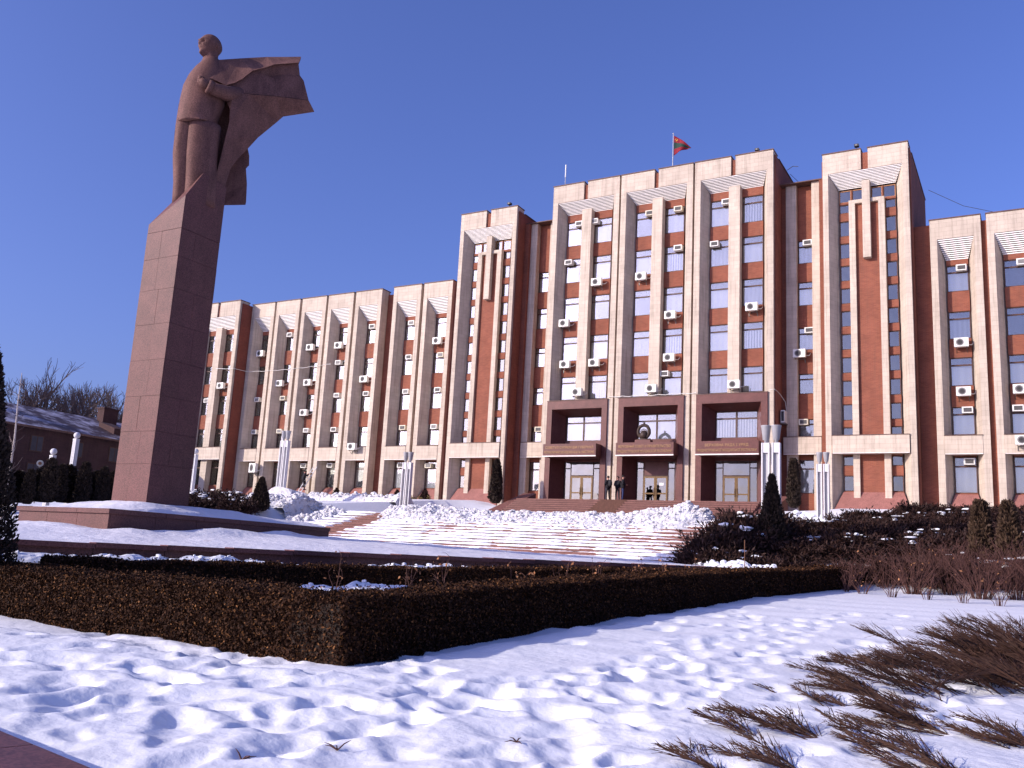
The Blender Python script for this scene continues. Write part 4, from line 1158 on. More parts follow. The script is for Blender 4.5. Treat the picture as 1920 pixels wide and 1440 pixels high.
for k in range(24):
    va, vb = -8 + k * 1.35, -8 + (k + 1) * 1.35
    q = [P2(va, -1.5), P2(vb, -1.5), P2(vb, 0.0), P2(va, 0.0)]
    bd.add([(x, y, float(bed_z(x, y)) - 0.02) for x, y in q], [(0, 1, 2, 3)])
tag(bd.build('planting_bed', M['soil']), kind='structure')

# the great broken block of ice on the left heap
bm = bmesh.new(); bmesh.ops.create_icosphere(bm, subdivisions=3, radius=1.0)
rr = random.Random(4)
for v in bm.verts:
    if v.co.z < -0.12: v.co.z = -0.12
    for a, c in ((Vector((0.2, -0.75, 0.62)), 0.72), (Vector((-0.8, -0.3, 0.5)), 0.76), (Vector((0.8, -0.1, 0.6)), 0.74), (Vector((0.1, 0.2, 1)), 0.62)):
        a = a.normalized(); d = v.co.dot(a)
        if d > c: v.co -= a * (d - c)
    v.co *= 1 + rr.uniform(-0.025, 0.025)
me = bpy.data.meshes.new('ice_block'); bm.to_mesh(me); bm.free(); me.materials.append(M['snow_dirty'])
ib = link('ice_block', me, None, (-39.9, 42.0, 2.95)); ib.scale = (1.6, 1.1, 1.15)
tag(ib, 'large rounded grey block of packed snow on the left heap', 'snow block')

# ---------------------------------------------------------------- monument podium
pod = empty('monument_podium', (BX, 21.0, 0.2), 'broad low red granite podium with coping and snow on top', 'podium')
px0, px1, py0, py1 = -2.03, 2.03, -4.5, 4.58
zb_, zt_ = -0.5, 0.66
core = MB(); core.box(px0 + 0.05, px1 - 0.05, py0 + 0.05, py1 - 0.05, zb_, zt_ - 0.13); core.build('core', M['granite_joint'], pod)
def slab_run(n, a, b_, axis, fixed0, fixed1, z0, z1, name, m, g=0.006):
    L = (b_ - a) / n
    for k in range(n):
        s = MB()
        if axis == 'x': s.box(a + k * L + g, a + (k + 1) * L - g, fixed0, fixed1, z0, z1)
        else: s.box(fixed0, fixed1, a + k * L + g, a + (k + 1) * L - g, z0, z1)
        s.build(name, M[m], pod)
slab_run(3, px0, px1, 'x', py0, py0 + 0.05, zb_, zt_ - 0.13, 'facing_slab', 'granite_ped')
slab_run(6, py0 + 0.05, py1, 'y', px1 - 0.05, px1, zb_, zt_ - 0.13, 'facing_slab', 'granite_ped')
slab_run(6, py0 + 0.05, py1, 'y', px0, px0 + 0.05, zb_, zt_ - 0.13, 'facing_slab', 'granite_ped')
slab_run(3, px0 - 0.06, px1 + 0.06, 'x', py0 - 0.06, py0 + 0.42, zt_ - 0.13, zt_, 'coping_stone', 'granite_ped')
slab_run(6, py0 + 0.42, py1, 'y', px1 - 0.42, px1 + 0.06, zt_ - 0.13, zt_, 'coping_stone', 'granite_ped')
slab_run(6, py0 + 0.42, py1, 'y', px0 - 0.06, px0 + 0.42, zt_ - 0.13, zt_, 'coping_stone', 'granite_ped')
t2 = MB(); t2.box(-1.35, 1.35, -2.85, 0.2, zt_ - 0.13, zt_ + 0.24); t2.build('second_tier', M['granite_ped'], pod)
# left wing block of the podium
wb = MB(); wb.box(px0 - 2.6, px0 - 0.062, py0 + 2.2, py1, zb_, 0.52); wb.build('side_block', M['granite_ped'], pod)
n1, n2 = 60, 110
sx = np.linspace(px0 + 0.0, px1 - 0.02, n1); sy = np.linspace(py0 + 0.12, py1 - 0.05, n2)
SXX, SYY = np.meshgrid(sx, sy)
SZ = zt_ + 0.005 + 0.05 * (fbm(SXX * 1.1, SYY * 1.1, 4, 61) + 0.35) + 0.30 * smooth(-4.3, -2.6, SYY) * (1 - 0.55 * smooth(0.2, 3.5, SYY)) * (1 - smooth(1.0, 1.9, np.abs(SXX)) * 0.75)
edge = smooth(0, 0.25, SXX - px0) * smooth(0, 0.30, px1 - SXX) * smooth(0, 0.22, SYY - py0 - 0.12)
SZ = zt_ - 0.03 + (SZ - zt_ + 0.03) * edge
V = np.stack([SXX.ravel(), SYY.ravel(), SZ.ravel()], 1)
I = np.arange((n2 - 1) * (n1 - 1)); r_ = I // (n1 - 1); c_ = I % (n1 - 1)
Fq = np.stack([r_ * n1 + c_, r_ * n1 + c_ + 1, (r_ + 1) * n1 + c_ + 1, (r_ + 1) * n1 + c_], 1)
tag(link('podium_snow', np_mesh('podium_snow', V + np.array([BX, 21.0, 0.2]), Fq, M['snow_old'], smooth=True)), 'sheet of old snow lying on the monument podium', 'snow', kind='stuff')

# ---------------------------------------------------------------- pedestal of granite slabs
PX0, PX1, PY0, PY1 = -24.83, -23.23, 18.63, 20.23
pcx, pcy = (PX0 + PX1) / 2, (PY0 + PY1) / 2
ped = empty('monument_pedestal', (pcx, pcy, 0.9), 'tall square pink granite pedestal under the statue', 'pedestal')
hw = 0.80
joints = [0.9, 2.35, 3.36, 4.47, 5.62, 6.78, 7.92, 8.98, 9.90]
ZB = 0.9
core = MB(); core.box(-hw + 0.04, hw - 0.04, -hw + 0.04, hw - 0.04, 0, 9.02); core.build('core', M['granite_joint'], ped)
rj = random.Random(3)
g_ = 0.004
for r in range(len(joints) - 1):
    z0, z1 = joints[r] - ZB + g_, joints[r + 1] - ZB - g_
    for side in range(4):
        sp_ = rj.uniform(-0.22, 0.22)
        for (a, b_) in ((-hw, sp_ - g_ * 0.7), (sp_ + g_ * 0.7, hw)):
            d = rj.uniform(-0.004, 0.004)
            s = MB()
            if side == 0: s.box(a, b_, -hw + d, -hw + 0.04, z0, z1)
            elif side == 1: s.box(hw - 0.04, hw + d, a if a > -hw else -hw + 0.042, b_ if b_ < hw else hw - 0.042, z0, z1)
            elif side == 2: s.box(a, b_, hw - 0.04, hw + d, z0, z1)
            else: s.box(-hw + d, -hw + 0.04, a if a > -hw else -hw + 0.042, b_ if b_ < hw else hw - 0.042, z0, z1)
            s.build('granite_slab', M['granite_ped'], ped)
# rock-like wedge on top
cap = MB()
A = 9.91 - ZB
vv_ = [(-hw, -hw, A), (hw, -hw, A), (hw, hw, A), (-hw, hw, A),
       (-hw, -hw, 10.22 - ZB), (hw, -hw, 11.0 - ZB), (hw, -0.20, 12.02 - ZB), (hw, hw, 11.9 - ZB), (-hw, hw, 11.5 - ZB), (-hw, 0.08, 11.36 - ZB), (0.1, -0.12, 11.74 - ZB)]
cap.add(vv_, [(0, 3, 2, 1), (0, 1, 5, 4), (1, 2, 7, 6, 5), (2, 3, 8, 7), (3, 0, 4, 9, 8), (4, 5, 10, 9), (5, 6, 10), (6, 7, 8, 9, 10)])
cap.build('rock_cap', M['granite_ped'], ped)

# ---------------------------------------------------------------- statue: man in a wind-blown coat
SC = np.array([-24.0, 19.6, 0.0])
SV = np.array([0.63253457, 0.77453213, 0.0]); TV = np.array([-0.77453213, 0.63253457, 0.0])
STZ = 11.2
stat = empty('statue', (SC[0], SC[1], STZ), 'carved pink granite statue of a bald bearded man in a wind-blown coat', 'statue')
def W3(s, t, z):
    p = SV * s + TV * t
    return (p[0], p[1], z - STZ)
def WC(s, t, z):
    # measured outline points were read in the plane through the statue's axis; set them back or forward along the line of sight
    k = 1 + t / 30.986
    return W3(s * k, t, z * k)
GS = M['granite_statue']
def loft(sections, n=36, shape=2.3, name='body', smoothf=True, fdef=None):
    """sections: (s, t, z, rs, rt)"""
    b = MB(); vs_ = []; fs_ = []
    for (s, t, z, rs, rt) in sections:
        for k in range(n):
            a = 2 * math.pi * k / n
            ca, sa = math.cos(a), math.sin(a)
            cs = math.copysign(abs(ca) ** (2 / shape), ca); ct = math.copysign(abs(sa) ** (2 / shape), sa)
            q = [s + rs * cs, t + rt * ct, z]
            if fdef: q = fdef(q, a)
            vs_.append(W3(*q))
    m = len(sections)
    for i in range(m - 1):
        for k in range(n): fs_.append((i * n + k, i * n + (k + 1) % n, (i + 1) * n + (k + 1) % n, (i + 1) * n + k))
    fs_.append(tuple(range(n))[::-1]); fs_.append(tuple(range((m - 1) * n, m * n)))
    b.add(vs_, fs_)
    return b
def dense(tab, n):
    tab = np.array(tab); z = np.linspace(tab[0, 2], tab[-1, 2], n)
    return [tuple(np.interp(zz, tab[:, 2], tab[:, k]) if k != 2 else zz for k in range(5)) for zz in z]
# trousers: two legs standing close together
lg = loft(dense([(-0.34, -0.06, 11.0, 0.32, 0.44), (-0.38, -0.06, 11.8, 0.33, 0.44), (-0.47, -0.05, 12.8, 0.375, 0.46), (-0.49, -0.05, 13.9, 0.38, 0.48)], 12), 32, 3.6)
lg.build('trouser_leg', GS, stat, True)
lg = loft(dense([(0.18, -0.26, 11.0, 0.52, 0.44), (0.14, -0.24, 11.8, 0.52, 0.46), (0.06, -0.22, 12.8, 0.53, 0.48), (0.03, -0.20, 13.9, 0.55, 0.50)], 12), 32, 2.8)
lg.build('trouser_leg', GS, stat, True)
# jacket
jk = loft(dense([(-0.24, -0.12, 13.80, 0.63, 0.64), (-0.19, -0.10, 14.3, 0.67, 0.65), (-0.12, -0.08, 14.8, 0.72, 0.65), (-0.11, -0.06, 15.25, 0.69, 0.62), (-0.06, -0.02, 15.7, 0.61, 0.56), (0.0, 0.02, 16.05, 0.50, 0.48), (0.02, 0.02, 16.30, 0.34, 0.38), (0.0, 0.0, 16.46, 0.26, 0.29)], 34), 40, 2.2,
          fdef=lambda q, a: [q[0], q[1], q[2] + (0.10 * math.cos(a + 0.9) if q[2] < 13.85 else 0)])
jk.build('jacket', GS, stat, True)
# neck and head
def face(q, a): return q
NHa, NHz = 64, 48
hv = []; hf = []
hc = np.array([-0.085, 0.0, 16.92])
fdir = np.array([-0.86, -0.51]); fside = np.array([0.51, -0.86])
for i in range(NHz + 1):
    th = math.pi * i / NHz
    for k in range(NHa):
        ph = 2 * math.pi * k / NHa
        d = np.array([math.sin(th) * math.cos(ph), math.sin(th) * math.sin(ph), -math.cos(th)])
        fx, fy, fz = d         # fx: towards the face, fy: towards its left
        r = np.array([0.405 * fx, 0.345 * fy, 0.445 * fz])
        if fz < 0:
            r[1] *= 1 - 0.24 * abs(fz) ** 1.2
            if fx < 0: r[0] *= 1 - 0.35 * abs(fz)
        gau = lambda y, z, sy, sz: math.exp(-((fy - y) / sy) ** 2 - ((fz - z) / sz) ** 2) if fx > 0 else 0
        out = 0
        out += 0.075 * gau(0, -0.14, 0.17, 0.15) + 0.03 * gau(0, 0.08, 0.14, 0.2)      # nose
        out += 0.075 * (gau(0.28, 0.24, 0.22, 0.08) + gau(-0.28, 0.24, 0.22, 0.08))      # brow
        out -= 0.11 * (gau(0.30, 0.06, 0.15, 0.10) + gau(-0.30, 0.06, 0.15, 0.10))      # eye sockets
        out += 0.016 * (gau(0.30, 0.05, 0.07, 0.05) + gau(-0.30, 0.05, 0.07, 0.05))      # eyeballs
        out += 0.030 * (gau(0.42, -0.18, 0.16, 0.14) + gau(-0.42, -0.18, 0.16, 0.14))    # cheekbones
        out += 0.045 * gau(0, -0.38, 0.26, 0.06) - 0.035 * gau(0, -0.46, 0.16, 0.03)     # moustache, mouth
        out += 0.115 * gau(0, -0.74, 0.30, 0.20)                                          # chin beard
        r = r + np.array([out, 0, 0])
        if fx > 0 and fz < -0.55: r[2] -= 0.07 * math.exp(-(fy / 0.25) ** 2)
        st = fdir * r[0] + fside * r[1]
        hv.append(W3(hc[0] + st[0], hc[1] + st[1], hc[2] + r[2]))
for i in range(NHz):
    for k in range(NHa): hf.append((i * NHa + k, i * NHa + (k + 1) % NHa, (i + 1) * NHa + (k + 1) % NHa, (i + 1) * NHa + k))
hb = MB(); hb.add(hv, hf)
hb.add(*[x for x in (lambda m: (m.v, m.f))(loft(dense([(0.0, 0.03, 16.25, 0.30, 0.32), (-0.03, 0.0, 16.5, 0.23, 0.25), (-0.02, 0.0, 16.85, 0.22, 0.24)], 6), 24, 2.0))])
hb.build('head', GS, stat, True)
for sgn in (1, -1):
    e = MB(); c = hc[:2] + fdir * (-0.02) + fside * sgn * 0.315
    e.tube([W3(c[0], c[1], 16.80), W3(c[0] - 0.04 * fdir[0] + 0.02 * fside[0] * sgn, c[1] - 0.04 * fdir[1] + 0.02 * fside[1] * sgn, 16.93), W3(c[0] - 0.02 * fdir[0], c[1] - 0.02 * fdir[1], 17.04)], [0.03, 0.065, 0.05], 7); e.build('ear', GS, stat, True)
cb_ = loft([( -0.03, 0.0, 16.24, 0.33, 0.36), (-0.04, -0.01, 16.36, 0.27, 0.30), (-0.04, -0.01, 16.46, 0.255, 0.28)], 24, 2.0); cb_.build('collar', GS, stat, True)

# coat: a faceted shell with real thickness
def shell(name, front, faces, shift, thick_dir=None):
    """front: list of (s,t,z); closed solid by pushing a copy along shift"""
    nV = len(front)
    b = MB()
    back = [(s + shift[0], t + shift[1], z + shift[2]) for s, t, z in front]
    vs_ = [WC(*p) for p in front] + [WC(*p) for p in back]
    fs_ = list(faces) + [tuple(i + nV for i in f)[::-1] for f in faces]
    cnt = {}
    for f in faces:
        for i in range(len(f)):
            e = (f[i], f[(i + 1) % len(f)])
            cnt[e] = cnt.get(e, 0) + 1
    for (a, c) in cnt:
        if (c, a) not in cnt: fs_.append((c, a, a + nV, c + nV))
    b.add(vs_, fs_)
    o = b.build(name, GS, stat)
    bm = bmesh.new(); bm.from_mesh(o.data); bmesh.ops.triangulate(bm, faces=bm.faces[:]); bmesh.ops.recalc_face_normals(bm, faces=bm.faces[:]); bm.to_mesh(o.data); bm.free()
    return o
# upper lit fold from the shoulder out to the flying corner
ridge = [(-0.06, -0.22, 16.40), (0.25, -0.22, 16.54), (0.92, -0.02, 16.77), (1.80, 0.28, 17.06), (2.40, 0.42, 17.22), (2.97, 0.52, 17.38)]
low = [(-0.34, -0.52, 15.86), (0.10, -0.66, 15.78), (0.56, -0.74, 15.66), (0.84, -0.66, 15.82), (1.06, -0.58, 16.02), (1.38, -0.42, 16.42), (1.84, -0.28, 16.67), (2.07, -0.22, 16.84), (2.91, -0.05, 17.13)]
front = ridge + low
R_, L_ = list(range(6)), list(range(6, 15))
fcs = [(0, 6, 7), (0, 7, 1), (1, 7, 8), (1, 8, 2), (2, 8, 9), (2, 9, 10), (2, 10, 11), (2, 11, 3), (3, 11, 12), (3, 12, 13), (3, 13, 4), (4, 13, 14), (4, 14, 5)]
shell('coat_shoulder_fold', front, fcs, (0.0, 0.34, -0.10))
# left shoulder of the coat
shell('coat_shoulder', [(-0.10, 0.10, 16.36), (-0.34, -0.52, 15.86), (-0.56, -0.20, 15.82), (-0.70, 0.15, 15.55), (-0.52, 0.40, 15.98), (0.25, 0.42, 16.50)], [(0, 2, 1), (0, 4, 2), (2, 4, 3), (0, 5, 4)], (0.05, 0.22, -0.10))
# middle fold, set back under the upper one
mid_up = [(0.56, -0.60, 15.70), (0.84, -0.50, 15.86), (1.06, -0.42, 16.05), (1.38, -0.26, 16.45), (1.84, -0.12, 16.70), (2.07, -0.06, 16.86), (2.90, 0.10, 17.14)]
mid_lo = [(0.82, -0.62, 15.46), (1.35, -0.52, 15.53), (2.25, -0.34, 15.67), (3.39, -0.10, 15.79)]
edge_r = [(3.00, 0.10, 16.65), (3.15, 0.04, 16.49)]
front = mid_up + mid_lo + edge_r + [(1.9, -0.02, 16.35), (2.55, 0.02, 16.58), (2.2, -0.10, 16.30)]
# indices: 0-6 upper, 7-10 lower, 11-12 right edge, 13-15 crease
fcs = [(0, 7, 1), (1, 7, 8), (1, 8, 2), (2, 8, 3), (3, 8, 15), (3, 15, 13), (3, 13, 4), (4, 13, 5), (5, 13, 14), (5, 14, 6), (6, 14, 11), (13, 15, 14), (14, 15, 12), (14, 12, 11), (15, 8, 9), (15, 9, 12), (9, 10, 12)]
shell('coat_middle_fold', front, fcs, (-0.05, 0.30, 0.0))
# lower fold sweeping down to the hem, receding underneath
top_ = [(0.58, -0.62, 15.62), (0.82, -0.64, 15.44), (1.35, -0.54, 15.51), (2.25, -0.36, 15.65), (3.39, -0.12, 15.77)]
rim = [(3.63, 0.22, 15.39), (2.58, 0.34, 14.96), (2.40, 0.34, 14.72), (1.81, 0.24, 13.98), (1.53, 0.16, 13.52)]
inn = [(0.66, -0.40, 15.05), (0.80, -0.62, 14.80), (0.83, -0.66, 14.30), (0.76, -0.60, 13.70), (0.66, -0.50, 12.80), (0.56, -0.42, 12.0), (0.52, -0.40, 11.25)]
lowr = [(1.22, -0.02, 13.05), (1.04, -0.08, 12.67), (0.90, -0.12, 11.80), (0.94, -0.14, 11.30)]
front = top_ + rim + inn + lowr
# 0-4 top, 5-9 rim, 10-16 inner edge, 17-20 lower right
fcs = [(0, 10, 1), (1, 10, 11), (1, 11, 2), (2, 11, 12), (2, 12, 8), (2, 8, 7), (2, 7, 3), (3, 7, 6), (3, 6, 5), (3, 5, 4), (8, 12, 13), (8, 13, 9), (9, 13, 17), (17, 13, 14), (17, 14, 18), (18, 14, 15), (18, 15, 19), (19, 15, 16), (19, 16, 20)]
shell('coat_lower_fold', front, fcs, (-0.02, 0.26, 0.05))
# dark inner lining seen under the flying corner
shell('coat_lining', [(2.02, 0.30, 14.62), (2.27, 0.10, 15.10), (2.73, 0.20, 15.17), (2.58, 0.50, 14.97), (2.40, 0.50, 14.72)], [(0, 1, 2), (0, 2, 3), (0, 3, 4)], (0.0, 0.2, 0.0))
# back panel of the coat hanging behind the legs
shell('coat_back_panel', [(1.50, 0.42, 13.60), (1.60, 0.46, 13.26), (1.63, 0.48, 12.92), (1.54, 0.46, 12.78), (1.63, 0.52, 12.23), (1.67, 0.55, 11.59), (1.66, 0.55, 11.48), (0.97, 0.40, 11.33), (0.60, 0.45, 11.5), (0.60, 0.50, 13.6)], [(0, 1, 9), (1, 2, 9), (2, 3, 9), (3, 4, 8), (3, 8, 9), (4, 5, 7), (4, 7, 8), (5, 6, 7)], (-0.1, 0.34, 0.0))
# coat behind the left side of the body
shell('coat_left_panel', [(-0.66, 0.20, 15.60), (-0.86, 0.25, 14.6), (-0.87, 0.25, 13.6), (-0.84, 0.28, 12.8), (-0.70, 0.30, 11.8), (-0.60, 0.30, 11.2), (0.8, 0.35, 11.2), (1.0, 0.30, 13.0), (1.05, 0.30, 15.5)], [(0, 1, 8), (1, 2, 8), (2, 7, 8), (2, 3, 7), (3, 4, 7), (4, 6, 7), (4, 5, 6)], (0.06, 0.16, 0.0))
# sleeve, cuff and hand held to the chest
arm = MB(); arm.tube([WC(1.0, -0.30, 15.38), WC(0.62, -0.62, 15.36), WC(0.30, -0.82, 15.40), WC(0.04, -0.92, 15.46)], [0.30, 0.255, 0.22, 0.205], 14); arm.build('sleeve', GS, stat, True)
cf = MB(); cf.tube([WC(0.10, -0.90, 15.44), WC(0.0, -0.935, 15.47), WC(-0.03, -0.94, 15.48)], [0.225, 0.235, 0.20], 14); cf.build('cuff', GS, stat, True)
hd = MB()
hd.tube([WC(0.02, -0.93, 15.47), WC(-0.08, -0.96, 15.50), WC(-0.18, -0.98, 15.56), WC(-0.26, -0.96, 15.63)], [0.12, 0.14, 0.15, 0.12], 12)
for k, (dz, ln_) in enumerate(((0.12, 0.9), (0.05, 1.0), (-0.02, 0.95), (-0.08, 0.8))):
    z0 = 15.62 + dz * 1.0
    hd.tube([WC(-0.20, -1.02, z0 - 0.02), WC(-0.29 - 0.02 * ln_, -1.02, z0 + 0.03), WC(-0.345 * (0.9 + 0.1 * ln_), -0.93, z0 + 0.02), WC(-0.31, -0.84, z0 - 0.01)], [0.045, 0.045, 0.04, 0.03], 7)
hd.tube([WC(-0.10, -0.94, 15.60), WC(-0.20, -0.92, 15.74), WC(-0.28, -0.86, 15.82)], [0.055, 0.05, 0.035], 7)
hd.build('hand', GS, stat, True)

# ---------------------------------------------------------------- granite ledge at the lower left
led = empty('granite_ledge', (-6.2, 3.3, -1.40), 'dark red granite ledge of flat slabs at the bottom left corner', 'ledge')
def zl(y): return 0
e0 = np.array([-6.17, 4.01]); e1 = np.array([-4.84, 3.74]); ed = (e1 - e0) / np.linalg.norm(e1 - e0); en = np.array([ed[1], -ed[0]])
orig = np.array([-5.63, 3.90])
for k in range(-4, 5):
    a, b_ = k * 1.15 + 0.006 + 0.0, (k + 1) * 1.15 - 0.006
    q = [orig + ed * a, orig + ed * b_, orig + ed * b_ + en * 0.75, orig + ed * a + en * 0.75]
    q = [(p[0] + 6.2, p[1] - 3.3) for p in q]
    s = MB(); s.prism(q, -0.3, 0.10); s.build('ledge_slab', M['granite_dark'], led)

# ---------------------------------------------------------------- clipped hedges
def leaf_cloud(P, N, size, rng, flat=0.5):
    """one bent-quad leaf per point, roughly facing N"""
    n = len(P)
    D = rng.normal(size=(n, 3)); D /= np.linalg.norm(D, axis=1, keepdims=True)
    Nn = N * (1 - flat) + D * flat; Nn /= np.linalg.norm(Nn, axis=1, keepdims=True)
    A = np.cross(Nn, rng.normal(size=(n, 3))); A /= np.linalg.norm(A, axis=1, keepdims=True)
    B = np.cross(Nn, A)
    L = (size * rng.uniform(0.7, 1.35, n))[:, None]
    V = np.stack([P - A * L, P - B * L * 0.55, P + A * L, P + B * L * 0.55], 1).reshape(-1, 3)
    return V, np.arange(4 * n).reshape(n, 4)

def hedge_block(name, label, runs, leaf, dens, zb_fun, height, seed, group=None):
    """runs: list of (p0, p1, width, side) centre lines in plan; leaves on both sides and on top, dark twig core inside"""
    rng = np.random.default_rng(seed)
    Vs = []; Fs = []; Ms = []; off = 0
    for (p0, p1, w) in runs:
        p0 = np.array(p0, float); p1 = np.array(p1, float)
        d = p1 - p0; L = np.linalg.norm(d); d /= L; nrm = np.array([-d[1], d[0]])
        nseg = max(2, int(L / 0.7))
        # core
        for k in range(nseg):
            q = [p0 + d * L * k / nseg - nrm * (w / 2 - 0.05), p0 + d * L * (k + 1) / nseg - nrm * (w / 2 - 0.05), p0 + d * L * (k + 1) / nseg + nrm * (w / 2 - 0.05), p0 + d * L * k / nseg + nrm * (w / 2 - 0.05)]
            lo = [(x, y, zb_fun(x, y) - 0.15) for x, y in q]; hi = [(x, y, zb_fun(x, y) + height - 0.06) for x, y in q]
            Vs.append(np.array(lo + hi)); Fs.append(np.array([(0, 3, 2, 1), (4, 5, 6, 7), (0, 1, 5, 4), (1, 2, 6, 5), (2, 3, 7, 6), (3, 0, 4, 7)]) + off); Ms += [0] * 6; off += 8
        def put(n, fn, nv, lf):
            nonlocal off
            u = rng.uniform(0, L, n); v = rng.uniform(0, 1, n)
            P, N = fn(u, v)
            V, Fq = leaf_cloud(P, N, lf, rng, 0.62)
            Vs.append(V); Fs.append(Fq + off); Ms.extend([1] * len(Fq)); off += len(V)
        for sgn in (-1, 1):
            def side(u, v, sgn=sgn):
                bul = 0.05 * fbm(u * 1.6, v * 2 + 5 * sgn, 3, seed) + rng.uniform(-0.05, 0.02, len(u))
                xy = p0 + d * u[:, None] + nrm * (sgn * (w / 2 + bul))[:, None]
                z = zb_fun(xy[:, 0], xy[:, 1]) + 0.02 + v * (height - 0.02) + 0.03 * fbm(u * 1.2, u * 0, 3, seed + 4)
                return np.c_[xy, z], np.tile(np.r_[nrm * sgn, 0.25], (len(u), 1))
            put(int(L * height * dens * (1.0 if sgn < 0 else 0.8)), side, 0, leaf)
        def top(u, v):
            xy = p0 + d * u[:, None] + nrm * ((v - 0.5) * (w + 0.04))[:, None]
            z = zb_fun(xy[:, 0], xy[:, 1]) + height + 0.05 * fbm(u * 1.2, u * 0, 3, seed + 4) + 0.05 * fbm(u * 3, v * 3, 3, seed) + rng.uniform(-0.06, 0.03, len(u)) + 0.06 * (rng.random(len(u)) < 0.03)
            return np.c_[xy, z], np.tile([0, 0, 1.0], (len(u), 1))
        put(int(L * w * dens), top, 0, leaf)
        for e, sg in ((p0, -1), (p1, 1)):
            def endf(u, v, e=e, sg=sg):
                vv = rng.uniform(0, 1, len(u))
                xy = e + nrm * ((v - 0.5) * w)[:, None] + d * sg * rng.uniform(-0.04, 0.02, len(u))[:, None]
                z = zb_fun(xy[:, 0], xy[:, 1]) + vv * height
                return np.c_[xy, z], np.tile(np.r_[d * sg, 0.2], (len(u), 1))
            put(int(w * height * dens), endf, 0, leaf)
    me = np_mesh(name, np.concatenate(Vs), np.concatenate(Fs), [M['hedge_core'], M['leaf_box']], Ms)
    o = link(name, me)
    return tag(o, label, 'hedge', group)
lawnz = lambda x, y: z_lawn(x, y) - 0.12
H1 = 0.84
hedge_block('boxwood_hedge', 'near brown clipped box hedge turning a sharp corner above the snow lawn',
            [((-16.6, 9.98), (-8.0, 9.62), 0.95)], 0.021, 9000, lawnz, H1, 21)
bpy.data.objects['boxwood_hedge'].name = 'boxwood_hedge'
h2 = hedge_block('boxwood_hedge', 'long dark clipped box hedge running from the near corner back to the right bank',
            [((-7.95, 9.15), (-7.95, 17.0), 0.9), ((-7.95, 17.0), (-7.5, 25.5), 0.9)], 0.023, 6000, lawnz, H1, 22)
h3 = hedge_block('boxwood_hedge', 'far end of the right hand box hedge meeting the rear hedge',
            [((-7.5, 25.6), (-5.9, 36.2), 0.9)], 0.032, 2600, lawnz, H1, 23)
def rear_z(x, y):
    return np.interp(y, [10.5, 16, 33], [-0.98, -0.93, -0.42])
h4 = hedge_block('boxwood_hedge', 'low rear box hedge in front of the retaining wall',
            [((-16.2, 10.9), (-13.3, 17.0), 0.7), ((-13.3, 17.0), (-8.4, 33.0), 0.7)], 0.028, 3000, rear_z, 0.60, 24)
# planted bed between the hedges
bd = MB()
pts = [(-16, 10.4), (-8.3, 10.1), (-8.3, 17), (-7.9, 25.5), (-6.4, 34), (-8.2, 33.2), (-13.3, 17.0), (-16.2, 11.0)]
bd.add([(x, y, float(z_lawn(x, y)) + 0.0) for x, y in pts], [tuple(range(len(pts)))])
for k in range(1):
    pass
snow_bank('snow_strip', 'snow patch inside the bed behind the near hedge, left part', [(-12.6, 13.0, -1.0), (-12.0, 15.0, -1.0), (-11.3, 17.2, -0.9)], [0.7, 1.1, 0.7], [0.12, 0.2, 0.12], 12, (0.03, 0.07), 51, m='snow', zfun=lambda x, y: z_lawn(x, y) + 0.25)
snow_bank('snow_strip', 'snow patch inside the bed behind the near hedge, right part', [(-10.9, 16.0, -1.0), (-10.2, 19.0, -1.0), (-9.6, 22.2, -0.9)], [0.7, 1.0, 0.6], [0.12, 0.2, 0.12], 12, (0.03, 0.07), 52, m='snow', zfun=lambda x, y: z_lawn(x, y) + 0.22)

# dry rose stems standing in the bed
rs = random.Random(12)
def twig_plant(name, base, n, h, spread, r, m, label, cat, group, leaves=0, seed=0, leaf_m='dry_leaf'):
    rr = random.Random(seed)
    t = empty(name, base, label, cat, group)
    b = MB()
    tips = []
    for k in range(n):
        a = rr.uniform(0, 6.28); s = spread * math.sqrt(rr.random()); hh = h * rr.uniform(0.55, 1.0)
        x0, y0 = 0.25 * s * math.cos(a), 0.25 * s * math.sin(a)
        p = [(x0, y0, -0.05)]
        for j in range(1, 5):
            f = j / 4
            p.append((x0 + s * math.cos(a) * f ** 1.3 + rr.uniform(-1, 1) * 0.04 * h, y0 + s * math.sin(a) * f ** 1.3 + rr.uniform(-1, 1) * 0.04 * h, hh * f))
        b.tube(p, [r, r * 0.9, r * 0.75, r * 0.55, r * 0.25], 4, False)
        tips.append(p[-1])
        for j in range(2, 5):
            if rr.random() < 0.75:
                q = Vector(p[j]); d = Vector((rr.gauss(0, 1), rr.gauss(0, 1), rr.uniform(0.4, 1.4))).normalized() * h * rr.uniform(0.12, 0.3)
                b.tube([q, q + d * 0.55 + Vector((0, 0, 0.02)), q + d], [r * 0.6, r * 0.45, r * 0.2], 3, False); tips.append(tuple(q + d))
    b.build('stems', M[m], t)
    if leaves:
        rng = np.random.default_rng(seed)
        P = np.array([tips[rng.integers(0, len(tips))] for _ in range(leaves)]) + rng.normal(0, 0.05 * h, (leaves, 3)) - np.array([0, 0, 0.1 * h])
        P[:, 2] = np.maximum(P[:, 2], 0.05)
        V, Fq = leaf_cloud(P, rng.normal(size=(leaves, 3)), 0.03 + 0.008 * h, rng, 0.9)
        tag(link('leaves', np_mesh('leaves', V, Fq, M[leaf_m]), t), kind='stuff')
    return t
wheres = [(-11.9, 14.2), (-11.0, 15.3), (-10.6, 15.9), (-9.9, 17.8), (-9.6, 19.4), (-9.45, 21.0), (-9.1, 22.8), (-8.9, 24.4), (-8.7, 26.5), (-8.4, 28.6)]
